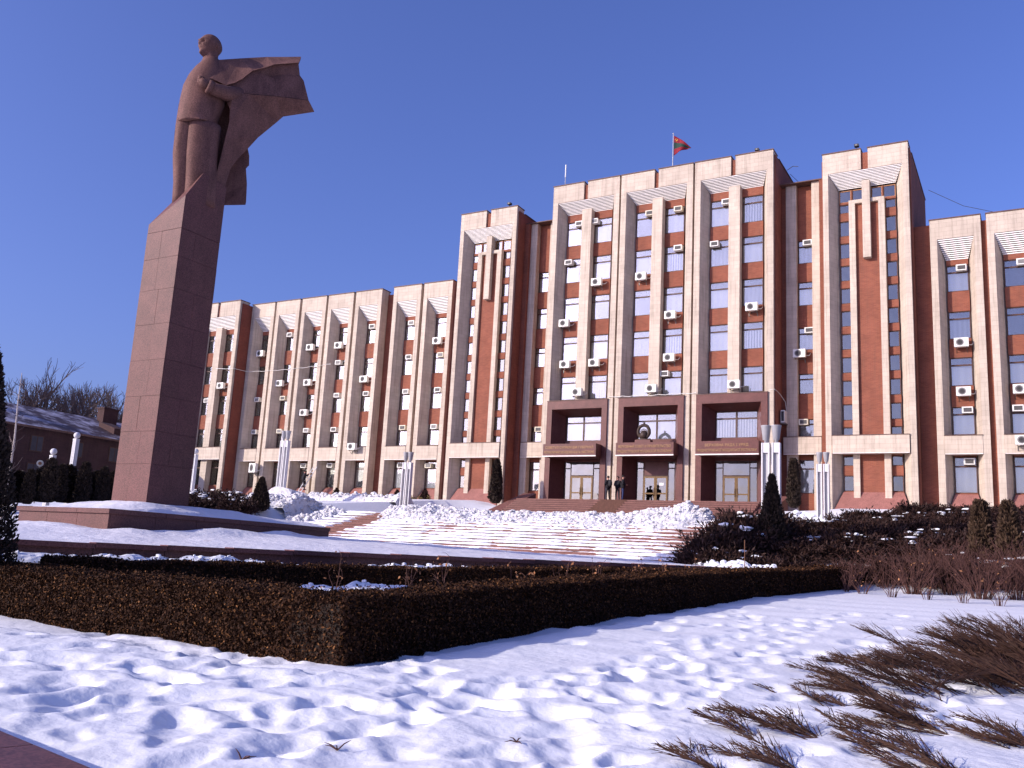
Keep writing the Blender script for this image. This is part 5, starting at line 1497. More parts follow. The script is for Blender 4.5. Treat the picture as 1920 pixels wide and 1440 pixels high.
for k, (x, y) in enumerate(wheres):
    twig_plant('rose_stem', (x, y, float(z_lawn(x, y)) + 0.25), 3 + k % 3, 0.85, 0.22, 0.009, 'redtwig', 'bare rose stems with dry orange leaves, %s from the left behind the near hedge' % ['first', 'second', 'third', 'fourth', 'fifth', 'sixth', 'seventh', 'eighth', 'ninth', 'tenth'][k], 'rose', 'rose stems in the bed between the hedges', 10 + (k % 4) * 5, 300 + k)
st_ = MB(); st_.tube([(0, 0, -0.1), (0.01, 0, 0.6), (0, 0.01, 1.25)], 0.016, 6)
tag(st_.build('wooden_stake', mat('weathered_stake', (0.16, 0.07, 0.035), 0.8, 0.2, 10), None, loc=(-8.15, 29.5, -0.15)), 'thin brown stake standing behind the right end of the hedge', 'stake')

# ---------------------------------------------------------------- creeping junipers in the foreground
def spray(b, o, d, L, up, rr, r=0.0046, dens=1.0):
    """one plume: arched stem with side branchlets that fork into cord-like twigs"""
    o = Vector(o); d = Vector(d).normalized()
    side = d.cross(Vector((0, 0, 1))).normalized(); upv_ = side.cross(d)
    n = 9; pts = []
    bend = rr.uniform(-0.25, 0.25)
    for i in range(n + 1):
        f = i / n
        pts.append(o + d * L * f + side * bend * L * f * f + Vector((0, 0, 1)) * (up * L * f * (1 - 0.45 * f)))
    b.tube(pts, [r * 1.5 * (1 - 0.75 * i / n) for i in range(n + 1)], 4, False)
    nb = int(L * 40 * dens)
    for k in range(nb):
        f = 0.12 + 0.88 * (k + rr.random()) / nb
        i = min(int(f * n), n - 1); g = f * n - i
        p = pts[i].lerp(pts[i + 1], g); tdir = (pts[i + 1] - pts[i]).normalized()
        sg = 1 if k % 2 else -1
        ll = L * 0.30 * (0.35 + 1.0 * math.sin(math.pi * min(1, 0.15 + f * 0.80))) * rr.uniform(0.6, 1.15)
        a = rr.uniform(0.45, 0.75)
        bd_ = (tdir * math.cos(a) + side * sg * math.sin(a) * rr.uniform(0.6, 1.0) + upv_ * rr.uniform(-0.15, 0.55) * math.sin(a)).normalized()
        m1 = p + bd_ * ll * 0.5 + tdir * ll * 0.05
        m2 = p + bd_ * ll + tdir * ll * 0.22
        b.tube([p, m1, m2], [r * 0.9, r * 0.85, r * 0.35], 3, False)
        for q in range(3 if ll > 0.1 else 2):
            h = rr.uniform(0.25, 0.9); bp = p.lerp(m1, h * 2) if h < 0.5 else m1.lerp(m2, h * 2 - 1)
            sd = (bd_ * 0.8 + tdir * 0.5 + Vector((rr.gauss(0, 1), rr.gauss(0, 1), rr.gauss(0, 1))) * 0.32).normalized()
            b.tube([bp, bp + sd * ll * 0.34], [r * 0.75, r * 0.3], 3, False)

def juniper(x, y, nsp, L, head, label, seed, spreadang=0.7, lift=0.25, mname='juniper', z=None, rad0=0.25, dens=1.0, r=0.0046):
    rr = random.Random(seed)
    z = z_snow(x, y) if z is None else z
    t = empty('juniper_bush', (x, y, z), label, 'juniper')
    b = MB()
    for k in range(nsp):
        a = head + rr.gauss(0, spreadang)
        d = (math.cos(a), math.sin(a), rr.uniform(0.0, 0.15))
        ll = L * rr.uniform(0.55, 1.0)
        off = rr.uniform(0, rad0)
        oa = rr.uniform(0, 6.28)
        o = (off * math.cos(oa), off * math.sin(oa), -0.03)
        spray(b, o, d, ll, lift * rr.uniform(0.3, 1.5), rr, r, dens)
    b.build('foliage', M[mname], t)
    return t
LH = math.radians(158)      # plumes lean towards the left of the picture
FG = [(-2.15, 8.75, 3, 0.50, LH, 'small juniper sprig poking from the snow, leftmost beside the footprints', 0.35),
      (-1.55, 8.30, 6, 0.80, LH, 'low juniper plumes lying on the snow at the bottom, left of the lowest group', 0.40),
      (-1.55, 7.15, 5, 0.70, LH, 'juniper plumes cut by the bottom edge, left of the bottom row', 0.4),
      (-2.55, 10.65, 3, 0.42, LH, 'tiny juniper tuft alone on the open snow, farthest left', 0.4),
      (-1.75, 10.15, 5, 0.60, LH, 'dark juniper clump in the middle of the foreground snow', 0.5),
      (-1.62, 11.2, 11, 0.85, LH, 'rust brown juniper plumes rising left of the large bushes', 0.40),
      (-2.05, 13.4, 5, 0.72, LH, 'pointed brown juniper plume standing behind the rust brown one', 0.35),
      (-1.55, 13.5, 11, 0.80, LH, 'bushy orange brown juniper fan beside the large dark bush', 0.5),
      (-0.75, 9.35, 9, 0.85, LH, 'dark spreading juniper in front of the bare snow hollow', 0.5),
      (-0.85, 8.2, 7, 0.75, LH, 'juniper plumes lying flat near the bottom, below the dark spreading one', 0.4),
      (-0.05, 9.0, 8, 0.8, LH, 'juniper plumes at the right edge near the bottom', 0.5),
      (-0.45, 7.3, 6, 0.75, LH, 'flat juniper plumes at the bottom edge, towards the right corner', 0.4),
      (-1.25, 9.2, 4, 0.6, LH, 'small dark juniper clump between the flat plumes and dark spreading one', 0.4),
      (-1.95, 6.75, 4, 0.75, LH, 'thin juniper sprays at the bottom edge, leftmost of the bottom row', 0.35),
      (-2.25, 8.05, 3, 0.60, LH, 'thin dark juniper sprays lying on the snow, left of the low plumes', 0.35),
      (-1.05, 10.4, 7, 0.70, LH, 'curled dark juniper between the rust brown plumes and the mound', 0.6),
      (-2.0, 12.2, 4, 0.60, LH, 'upright slim juniper plume left of the rust brown ones', 0.3)]
for k, (x, y, n, L, hd, lab, spd) in enumerate(FG):
    juniper(x, y, n, L, hd, lab, 700 + k, spd, 0.22 if n < 12 else 0.38)
juniper(-0.35, 13.6, 30, 1.15, LH, 'large dense dark juniper bush at the right edge, nearest of the big ones', 731, 1.05, 0.62, 'juniper', None, 0.95, 0.85)
juniper(0.15, 12.4, 24, 1.05, LH, 'large dark juniper at the right edge beside the bare snow hollow', 732, 1.05, 0.5, 'juniper', None, 0.9, 0.85)
juniper(0.25, 15.6, 26, 1.1, LH, 'tall dense juniper bush at the right edge, farthest of the big ones', 733, 1.05, 0.55, 'juniper', None, 0.95, 0.8)
juniper(-0.85, 11.5, 16, 0.85, LH, 'dark juniper mound left of the bare snow hollow', 734, 0.8, 0.42, 'juniper', None, 0.6, 0.9)

juniper(0.05, 14.7, 36, 1.25, LH, 'tall dark juniper at the right edge between the two biggest bushes', 735, 1.05, 0.6, 'juniper', None, 0.9, 0.85)
juniper(-0.55, 12.7, 22, 0.95, LH, 'very dark low juniper tucked under the biggest bushes', 736, 0.9, 0.5, 'juniper_dark', None, 0.7, 0.9)
# ---------------------------------------------------------------- bank shrubs (shared meshes)
def plume_mesh(name, seed, n, R, H, leaf, mname, count=26):
    """mound of feathery sprays made of small blades round many twigs"""
    rng = np.random.default_rng(seed)
    Vs = []; Fs = []; off = 0
    tw = MB()
    for k in range(n):
        a = rng.uniform(0, 2 * math.pi); rad_ = R * math.sqrt(rng.uniform(0, 1)) * 0.55
        o = np.array([rad_ * math.cos(a), rad_ * math.sin(a), 0.0])
        el = rng.uniform(0.15, 1.0)
        d = np.array([math.cos(a + rng.normal(0, 0.5)) * (1 - 0.4 * el), math.sin(a + rng.normal(0, 0.5)) * (1 - 0.4 * el), el * H / R])
        L = R * rng.uniform(0.5, 0.85)
        t = rng.uniform(0.05, 1, count)
        P = o + d * (t * L)[:, None] + np.array([0, 0, -0.18 * R]) * (t ** 2)[:, None]
        A = d / np.linalg.norm(d) + rng.normal(0, 0.55, (count, 3)); A /= np.linalg.norm(A, axis=1, keepdims=True)
        B = np.cross(A, rng.normal(size=(count, 3))); B /= np.linalg.norm(B, axis=1, keepdims=True)
        ln = (leaf * rng.uniform(0.7, 1.6, count) * (1.1 - 0.5 * t))[:, None]
        P = P + rng.normal(0, leaf * 0.35, (count, 3))
        V = np.stack([P, P + A * ln * 0.5 + B * ln * 0.16, P + A * ln, P + A * ln * 0.5 - B * ln * 0.16], 1).reshape(-1, 3)
        Vs.append(V); Fs.append(np.arange(4 * count).reshape(count, 4) + off); off += 4 * count
    return np_mesh(name, np.concatenate(Vs), np.concatenate(Fs), M[mname])
bank_meshes = [plume_mesh('foliage', 40 + k, 300, 1.35, 1.1, 0.22, 'juniper_dark', 30) for k in range(3)]
def snow_cap_mesh(seed):
    rng = np.random.default_rng(seed)
    Vs = []; Fs = []; off = 0
    for k in range(9):
        a = rng.uniform(0, 6.28); r = 1.0 * math.sqrt(rng.random())
        c = np.array([r * math.cos(a), r * math.sin(a), 0.78 * (1 - (r / 1.5) ** 2) + rng.uniform(-0.12, 0.06)])
        lv, lf = LUMPS[k % 6]
        Vs.append(lv * np.array([rng.uniform(0.04, 0.26), rng.uniform(0.04, 0.2), rng.uniform(0.02, 0.07)]) + c); Fs.append(lf + off); off += len(lv)
    return np_mesh('snow_clumps', np.concatenate(Vs), np.concatenate(Fs), M['snow'])
cap_meshes = [snow_cap_mesh(90 + k) for k in range(3)]
def bank_shrub(x, y, sc, k, lab, grp, snow=True, sz=1.0, dz=-0.1):
    t = empty('juniper_shrub', (x, y, float(z_ground(x, y)) + dz), lab, 'shrub', grp)
    t.rotation_euler = (0, 0, k * 1.3); t.scale = (sc, sc, sc * sz)
    link('foliage', bank_meshes[k % 3], t)
    if snow: tag(link('snow_clumps', cap_meshes[k % 3], t), kind='stuff')
rb_ = random.Random(31)
NTH_ = ['first', 'second', 'third', 'fourth', 'fifth', 'sixth', 'seventh', 'eighth', 'ninth', 'tenth']
k = 0
for row, (y, x0, x1, n) in enumerate([(35.6, -11.0, 0.4, 9), (38.0, -11.0, 1.2, 9), (40.6, -11.0, 2.0, 9), (43.4, -10.9, 2.8, 9), (46.6, -10.6, 3.6, 9), (50.0, -8.6, 4.0, 8), (53.8, -7.6, 5.0, 7), (57.4, -6.0, 6.0, 6)]):
    for i in range(n):
        x = x0 + (x1 - x0) * (i + rb_.uniform(-0.25, 0.25)) / (n - 1)
        bank_shrub(x, y + rb_.uniform(-0.7, 0.7), rb_.uniform(0.78, 1.05), k, 'dark juniper, %s from left in the %s row up the right bank' % (NTH_[i], NTH_[row]), 'junipers on the right bank', rb_.random() < 0.35, rb_.uniform(0.85, 1.2))
        k += 1
for i, (x, y, s) in enumerate([(-11.0, 34.9, 0.85), (-11.05, 36.3, 1.05), (-10.9, 37.8, 1.2), (-10.8, 39.4, 1.25), (-11.0, 41.0, 1.3), (-11.2, 42.6, 1.3)]):
    bank_shrub(x, y, s, i, 'dark juniper leaning on the right stair cheek wall, %s from its foot' % NTH_[i], 'junipers along the right cheek wall', i % 2 == 0, 1.25, 0.12)
for i, (x, y, s) in enumerate([(-44.5, 35.5, 1.15), (-42.4, 36.8, 1.1), (-40.6, 36.2, 1.1), (-38.8, 37.0, 1.05), (-43.6, 38.6, 1.1), (-41.4, 39.4, 1.05), (-46.5, 37.5, 1.2), (-45.2, 40.5, 1.1), (-39.6, 35.2, 0.9), (-37.6, 36.0, 0.8)]):
    bank_shrub(x, y, s, i, 'dark snow dusted juniper right of the pedestal on the left bank, %s' % ['front left', 'front centre left', 'front centre', 'front right', 'second row left', 'second row right', 'outermost left', 'rearmost', 'low front right', 'lowest beside the cone'][i], 'junipers on the left bank', True, 1.05)

# cones and columns of thuja
def cone_mesh(seed, H, R, leaf, mname, n=5200, power=0.75):
    rng = np.random.default_rng(seed)
    h = rng.uniform(0.0, 1, n) ** 0.9
    a = rng.uniform(0, 2 * math.pi, n)
    rr_ = R * (np.clip(1 - h, 0, 1) ** power) * np.clip(0.55 + h * 4, 0, 1) * (0.86 + 0.18 * rng.random(n)) * (1 + 0.12 * np.sin(a * 5 + h * 9))
    P = np.stack([rr_ * np.cos(a), rr_ * np.sin(a), h * H], 1)
    A = np.stack([np.cos(a) * 0.5, np.sin(a) * 0.5, np.ones(n)], 1) + rng.normal(0, 0.35, (n, 3)); A /= np.linalg.norm(A, axis=1, keepdims=True)
    B = np.cross(A, rng.normal(size=(n, 3))); B /= np.linalg.norm(B, axis=1, keepdims=True)
    ln = (leaf * rng.uniform(0.6, 1.4, n))[:, None]
    V = np.stack([P, P + A * ln * 0.5 + B * ln * 0.25, P + A * ln, P + A * ln * 0.5 - B * ln * 0.25], 1).reshape(-1, 3)
    Fq = np.arange(4 * n).reshape(n, 4)
    # dark solid heart
    m = 12; hv = []
    for i in range(9):
        f = i / 8
        r = 0.90 * R * ((1 - f) ** power) * min(1, 0.55 + f * 4) + 0.005
        for j in range(m): hv.append((r * math.cos(2 * math.pi * j / m), r * math.sin(2 * math.pi * j / m), f * H * 0.97))
    hf = [(i * m + j, i * m + (j + 1) % m, (i + 1) * m + (j + 1) % m, (i + 1) * m + j) for i in range(8) for j in range(m)]
    V = np.concatenate([V, np.array(hv)]); Fq = np.concatenate([Fq, np.array(hf) + 4 * n])
    return np_mesh('foliage', V, Fq, [M[mname], M['hedge_core']], [0] * n + [1] * len(hf))
def thuja(x, y, H, R, lab, grp=None, mname='thuja', leaf=0.14, seed=0, power=0.75, me=None, z=None):
    t = empty('thuja', (x, y, (float(z_ground(x, y)) - 0.1) if z is None else z), lab, 'thuja', grp)
    link('foliage', me or cone_mesh(seed, H, R, leaf, mname, 5200, power), t)
    return t
thuja(-9.55, 38.7, 3.15, 0.66, 'dark pointed conical thuja beside the tall twin lamp on the right', leaf=0.16, seed=1, power=0.9, z=0.95)
thuja(-1.75, 37.5, 2.75, 0.42, 'brown columnar thuja on the right bank, left one of the pair', 'brown columnar thujas', 'thuja_brown', 0.15, 2, 0.35, z=0.3)
thuja(-0.85, 37.2, 2.65, 0.40, 'brown columnar thuja on the right bank, right one of the pair', 'brown columnar thujas', 'thuja_brown', 0.15, 3, 0.35, z=0.35)
thuja(-35.0, 59.0, 3.2, 0.48, 'slender dark thuja at the foot of the left tower', leaf=0.16, seed=4, power=0.45, z=4.25)
thuja(-37.4, 37.5, 1.75, 0.55, 'dark conical thuja left of the snow heap below the left wing', leaf=0.16, seed=5, power=0.85, z=2.05)
thuja(-13.5, 60.3, 3.1, 0.40, 'dark climbing thuja against the pier right of the right portal', leaf=0.15, seed=6, power=0.3, z=4.4)
col_me = [cone_mesh(60 + k, 1.9, 0.36, 0.14, 'thuja', 3000, 0.4) for k in range(3)]
NTH = ['first', 'second', 'third', 'fourth', 'fifth', 'sixth', 'seventh', 'eighth', 'ninth', 'tenth', 'eleventh', 'twelfth']
ths = [(25.5, 1.0), (26.6, 0.85), (27.7, 1.05), (28.8, 0.9), (29.7, 1.15), (30.7, 1.0), (31.9, 1.1), (32.9, 1.0), (33.9, 0.9), (35.0, 1.05)]
for k, (y, s) in enumerate(ths):
    t = thuja(-45.0 + 0.3 * math.sin(k * 2.1), y, 1.9, 0.36, 'dark columnar thuja, %s from the left in the row left of the monument' % NTH[k], 'row of columnar thujas left of the monument', me=col_me[k % 3], z=float(z_ground(-45, y)) + 0.15)
    t.scale = (s, s, s)
for k in range(9):
    y = 26.0 + k * 1.2
    t = thuja(-47.0 + 0.4 * math.sin(k * 1.7), y, 1.9, 0.36, 'dark bushy thuja, %s from the left in the back row left of the monument' % NTH[k], 'back row of bushy thujas left of the monument', me=col_me[(k + 1) % 3], z=float(z_ground(-47, y)) + 0.1)
    t.scale = (2.0, 2.0, 0.85 + 0.1 * (k % 3))
# the big black thuja at the left edge
thuja(-16.85, 9.3, 5.3, 1.2, 'huge black columnar thuja cut by the left edge of the picture', seed=9, z=-1.4, me=cone_mesh(9, 5.3, 1.2, 0.075, 'thuja', 42000, 0.55))

# small conifers and bedding along the left wing
sc_me = cone_mesh(77, 0.9, 0.42, 0.16, 'juniper_dark', 900, 0.9)
for k, (dx, dyy) in enumerate([(-35.6, -0.9), (-28.6, -0.9), (-22.0, -1.0), (-19.2, -1.0)]):
    t = empty('small_conifer', (BX + dx, BY + dyy - 0.4, 4.45), 'small dark bushy conifer at the foot of the left wing, %s' % ['leftmost', 'second from left', 'second from right', 'nearest the tower'][k], 'conifer', 'small conifers below the left wing')
    link('foliage', sc_me, t); t.scale = (0.95 + 0.1 * (k % 2),) * 3
rng = np.random.default_rng(8)
P = []
for k in range(95):
    cx_, cy_ = BX - rng.uniform(18.5, 37), BY - rng.uniform(0.9, 3.0)
    n = 60
    q = rng.normal(0, 0.16, (n, 3)); q[:, 2] = np.abs(q[:, 2]) * 0.9
    P.append(q + np.array([cx_, cy_, float(z_ground(cx_, cy_)) - 0.05]))
P = np.concatenate(P); V, Fq = leaf_cloud(P, rng.normal(size=(len(P), 3)), 0.055, rng, 0.9)
tag(link('bedding_plants', np_mesh('bedding_plants', V, Fq, M['small_green'])), 'low olive bedding plants in front of the left wing', 'plants', kind='stuff')
bdm = MB(); bdm.add([(BX - 42, BY - 0.15, 4.72), (BX - 17, BY - 0.15, 4.62), (BX - 17, BY - 3.4, 4.15), (BX - 42, BY - 3.4, 4.30)], [(0, 1, 2, 3)])
tag(bdm.build('planting_bed', M['soil']), kind='structure')

# leafless red-brown shrubs and thin twigs on the right
for k, (x, y, s) in enumerate([(-5.6, 33.4, 0.9), (-4.6, 34.4, 1.1), (-3.6, 33.0, 1.2), (-2.6, 34.0, 1.35), (-1.6, 32.4, 1.3), (-0.6, 33.2, 1.4), (0.4, 32.0, 1.4), (-3.2, 35.0, 1.4), (-1.2, 35.0, 1.5), (0.6, 34.4, 1.5)]):
    twig_plant('bare_shrub', (x, y, float(z_lawn(x, y)) - 0.02), 70, 1.25 * s, 0.75 * s, 0.012, 'redtwig', 'leafless red brown twiggy shrub, %s of the tangle right of the hedge end' % ['leftmost', 'second', 'third', 'fourth', 'fifth', 'sixth', 'rightmost', 'back left', 'back middle', 'back right'][k], 'shrub', 'leafless shrubs on the right', 9, 500 + k)
for k, (x, y) in enumerate([(-4.9, 31.4), (-3.9, 30.4), (-2.9, 30.2), (-1.9, 29.6), (-1.0, 29.3), (-5.5, 32.0)]):
    twig_plant('bare_shrub', (x, y, float(z_lawn(x, y)) + 0.0), 16, 0.75, 0.45, 0.010, 'redtwig', 'small bare twigs in the snow before the red brown shrubs, %s' % ['second from left', 'third from left', 'middle', 'second from right', 'rightmost', 'leftmost by the hedge'][k], 'shrub', 'small bare twigs in the snow', 6, 540 + k)

# ---------------------------------------------------------------- lamps
def twin_lamp(x, y, z, h, sc, lab):
    t = empty('street_lamp', (x, y, z), lab, 'lamp', 'twin white bowl lamps')
    bw = 0.55 * sc
    for s in (-1, 1):
        cx_ = s * 0.19 * sc
        for q in (-1, 1):
            b = MB(); b.box(cx_ + q * 0.125 * sc - 0.028, cx_ + q * 0.125 * sc + 0.028, -0.13, 0.13, -0.3, h - bw - 0.12); b.build('post', M['lamp_white'], t)
        b = MB(); b.box(cx_ - 0.095 * sc, cx_ + 0.095 * sc, -0.10, 0.10, h - bw - 0.55, h - bw - 0.12); b.build('post_head', M['lamp_white'], t)
        b = MB(); b.box(cx_ - 0.095 * sc, cx_ + 0.095 * sc, 0.02, 0.06, -0.3, h - bw - 0.55); b.build('recess_panel', M['lamp_grey'], t)
        b = MB(); b.lathe((cx_, 0, h - bw - 0.12), [(0.07 * sc, 0), (0.07 * sc, 0.12), (0.12 * sc, 0.14), (0.185 * sc, bw + 0.09), (0.195 * sc, bw + 0.10), (0.195 * sc, bw + 0.12), (0.16 * sc, bw + 0.12)], 14); b.build('bowl', M['lamp_grey'], t, True)
    return t
twin_lamp(-35.2, 48.0, 2.3, 4.35, 1.0, 'white twin bowl lamp in the snow before the left wing')
twin_lamp(-44.1, 46.0, 3.3, 4.65, 1.0, 'white twin bowl lamp beside the ladder, half behind the dark conical thuja')
twin_lamp(-9.90, 40.0, 1.2, 5.28, 1.18, 'tall white twin bowl lamp rising behind the pointed conical thuja')
twin_lamp(-10.05, 52.0, 2.9, 3.95, 0.95, 'white twin bowl lamp in front of the recess left of the right tower')
def globe_lamp(x, y, z, ztop, lab):
    t = empty('globe_lamp', (x, y, z), lab, 'lamp', 'white globe lamps left of the building')
    h = ztop - z
    for q in (-1, 0, 1):
        b = MB(); b.box(q * 0.11 - 0.035, q * 0.11 + 0.035, -0.12, 0.12, -0.2, h - 0.45); b.build('post', M['lamp_white'], t)
    b = MB(); b.box(-0.15, 0.15, -0.13, 0.13, h - 0.45, h - 0.38); b.build('post_head', M['lamp_white'], t)
    b = MB(); b.ball((0, 0, h - 0.17), 0.19, 14, 9); b.build('globe', M['lamp_white'], t, True)
globe_lamp(-50, 33.2, 1.9, 5.12, 'shorter white globe lamp left of the monument, beside the round sign')
globe_lamp(-50, 34.55, 2.0, 6.28, 'taller white globe lamp left of the monument, below the chimney')
globe_lamp(-50, 43.65, 3.2, 6.5, 'white globe lamp in front of the left wing end block')
sg = empty('round_sign', (-48, 31.17, 2.0), 'small round pale road sign on a thin post left of the monument', 'sign')
b = MB(); b.tube([(0, 0, -0.2), (0, 0, 1.8)], 0.03, 6); b.build('post', M['steel'], sg)
b = MB(); b.lathe((0, -0.05, 2.0), [(0.18, 0), (0.18, 0.02)], 18, 'y'); b.build('disc', M['ac_cream'], sg)
b = MB(); b.lathe((0, -0.075, 2.0), [(0.09, 0), (0.09, 0.004)], 14, 'y'); b.build('marking', M['frame_orange'], sg)
sg.rotation_euler = (0, 0, 0.9)

# ---------------------------------------------------------------- far left: long building, bare trees, birch
fb = empty('long_building', (-82, 40, 4.0), 'long shaded brown building with thin snow on its low roof', 'building')
YA, YB = -30.0, 26.0
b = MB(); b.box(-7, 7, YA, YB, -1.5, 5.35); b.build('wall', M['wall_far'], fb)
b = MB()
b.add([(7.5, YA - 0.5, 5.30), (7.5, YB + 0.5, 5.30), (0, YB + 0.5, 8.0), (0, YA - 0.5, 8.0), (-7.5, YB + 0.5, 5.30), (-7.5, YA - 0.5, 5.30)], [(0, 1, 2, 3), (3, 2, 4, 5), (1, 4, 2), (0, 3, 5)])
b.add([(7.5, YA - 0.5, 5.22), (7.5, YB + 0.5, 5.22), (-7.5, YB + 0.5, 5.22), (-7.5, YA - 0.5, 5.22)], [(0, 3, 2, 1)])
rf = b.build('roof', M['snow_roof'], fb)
b = MB(); b.box(7.5, 7.56, YA - 0.5, YB + 0.5, 5.14, 5.32); b.build('gutter', M['coping'], rf)
for (yy, xx, zz) in ((19.0, 1.0, 8.9), (5.0, 1.0, 8.9)):
    b = MB(); b.box(xx - 0.5, xx + 0.5, yy - 0.8, yy + 0.8, 6.5, zz); b.box(xx - 0.58, xx + 0.58, yy - 0.88, yy + 0.88, zz, zz + 0.16); b.build('chimney', M['wall_far'], rf)
b = MB(); b.hexa([(5.6, 16.6, 5.6), (5.6, 18.0, 5.6), (3.2, 18.0, 6.6), (3.2, 16.6, 6.6)][::-1], [(5.6, 16.6, 6.6), (5.6, 18.0, 6.6), (3.2, 18.0, 7.3), (3.2, 16.6, 7.3)][::-1]); b.build('dormer', M['wall_far'], rf)
for k in range(14):
    yy = YA + 3.0 + k * 3.9
    for (za, zb2) in ((0.8, 2.2), (3.2, 4.6)):
        f = MB(); f.box(7.003, 7.05, yy - 0.6, yy + 0.6, za, zb2); w = f.build('window', M['frame'], fb)
        f = MB(); f.box(7.052, 7.06, yy - 0.52, yy - 0.04, za + 0.08, zb2 - 0.08); f.build('glass_pane', M['room'], w)
        f = MB(); f.box(7.052, 7.06, yy + 0.04, yy + 0.52, za + 0.08, zb2 - 0.08); f.build('glass_pane', M['room'], w)

def bare_tree_meshes(seed, H, levels=5, r0=0.22):
    rr = random.Random(seed)
    trunk = MB(); crown = MB()
    def grow(p, d, L, r, lev):
        n = 4; pts = [p]; dd = d.copy()
        for i in range(n):
            dd = (dd + Vector((rr.gauss(0, 0.10), rr.gauss(0, 0.10), rr.gauss(0.03, 0.06)))).normalized()
            pts.append(pts[-1] + dd * L / n)
        (trunk if lev == 0 else crown).tube(pts, [r * (1 - 0.45 * i / n) for i in range(n + 1)], 7 if lev == 0 else (5 if lev < 2 else 3), False)
        if lev >= levels: return
        k = {0: 6, 1: 5, 2: 4, 3: 4, 4: 3}.get(lev, 3)
        for j in range(k):
            f = 1.0 if j == 0 else rr.uniform(0.35, 0.98)
            i = min(int(f * n), n - 1); q = pts[i].lerp(pts[i + 1], f * n - i)
            a = rr.uniform(0.35, 0.85) if j else rr.uniform(0.1, 0.35)
            ax = dd.orthogonal().normalized(); ax.rotate(Matrix.Rotation(rr.uniform(0, 6.28), 3, dd))
            nd = (dd * math.cos(a) + ax * math.sin(a) + Vector((0, 0, 0.12))).normalized()
            grow(q, nd, L * rr.uniform(0.55, 0.78), max(r * (0.62 if j == 0 else 0.45), 0.017), lev + 1)
    grow(Vector((0, 0, -0.3)), Vector((rr.uniform(-0.05, 0.05), rr.uniform(-0.05, 0.05), 1)).normalized(), H * 0.30, r0, 0)
    return trunk.mesh('trunk', M['bark']), crown.mesh('crown', M['bark'])
tm = [bare_tree_meshes(200 + k, 11.5, 5, 0.25) for k in range(3)]
for k, (x, y, s, z, lab) in enumerate([(-96, 60.5, 1.6, 4, 'bare tree behind the long building, nearest the left edge'), (-97, 63.5, 1.7, 4, 'bare tree behind the long building, second from the left edge'), (-98, 67.5, 1.75, 4, 'broad bare tree behind the long building, left of the chimney'), (-97, 71.0, 1.75, 4, 'bare tree behind the long building, right of the chimney'), (-99, 75.0, 1.55, 4, 'slender bare tree behind the long building beside the monument'), (-104, 82.5, 1.1, 4, 'low bare tree seen against the left edge of the pedestal')]):
    t = empty('bare_tree', (x, y, z), lab, 'tree', 'bare trees behind the long building', rz=k * 1.9)
    t.scale = (s, s, s)
    a, c = tm[k % 3]
    link('trunk', a, t); link('crown', c, t)
bt = empty('birch_sapling', (-40.0, 24.57, 0.7), 'thin pale leaning birch sapling near the left edge', 'tree')
b = MB(); b.tube([(0, 0, 0), (0.02, 0.02, 1.8), (0.1, -0.05, 3.6), (0.0, -0.1, 5.2), (0.02, -0.15, 6.6)], [0.06, 0.05, 0.042, 0.03, 0.012], 6); b.build('trunk', M['bark_birch'], bt)
b = MB(); rr = random.Random(5)
for k in range(26):
    h = rr.uniform(1.8, 6.2); a = rr.uniform(0, 6.28); L = rr.uniform(0.5, 1.1) * (1 - (h - 2) / 7)
    b.tube([(0.03, -0.04, h), (0.03 + 0.5 * L * math.cos(a), 0.5 * L * math.sin(a), h + 0.45 * L), (0.03 + 0.8 * L * math.cos(a), 0.8 * L * math.sin(a), h + 0.9 * L)], [0.014, 0.01, 0.005], 3, False)
b.build('crown', M['bark'], bt)

# ---------------------------------------------------------------- people
def skin_mesh(name, verts, edges, radii, mats, matfun=None, levels=2, root=0):
    me = bpy.data.meshes.new(name); me.from_pydata(verts, edges, []); me.update()
    o = bpy.data.objects.new(name + '_tmp', me); col.objects.link(o)
    sk = o.modifiers.new('skin', 'SKIN'); sk.use_smooth_shade = True
    for i, r in enumerate(radii):
        v = me.skin_vertices[0].data[i]; v.radius = r if isinstance(r, tuple) else (r, r); v.use_root = (i == root)
    sd = o.modifiers.new('sub', 'SUBSURF'); sd.levels = levels; sd.render_levels = levels
    bpy.context.view_layer.update()
    out = bpy.data.meshes.new_from_object(o.evaluated_get(bpy.context.evaluated_depsgraph_get()))
    bpy.data.objects.remove(o); bpy.data.meshes.remove(me)
    out.name = name
    out.materials.clear()
    for m in mats: out.materials.append(m)
    if matfun:
        for p in out.polygons: p.material_index = matfun(p.center)
    return out
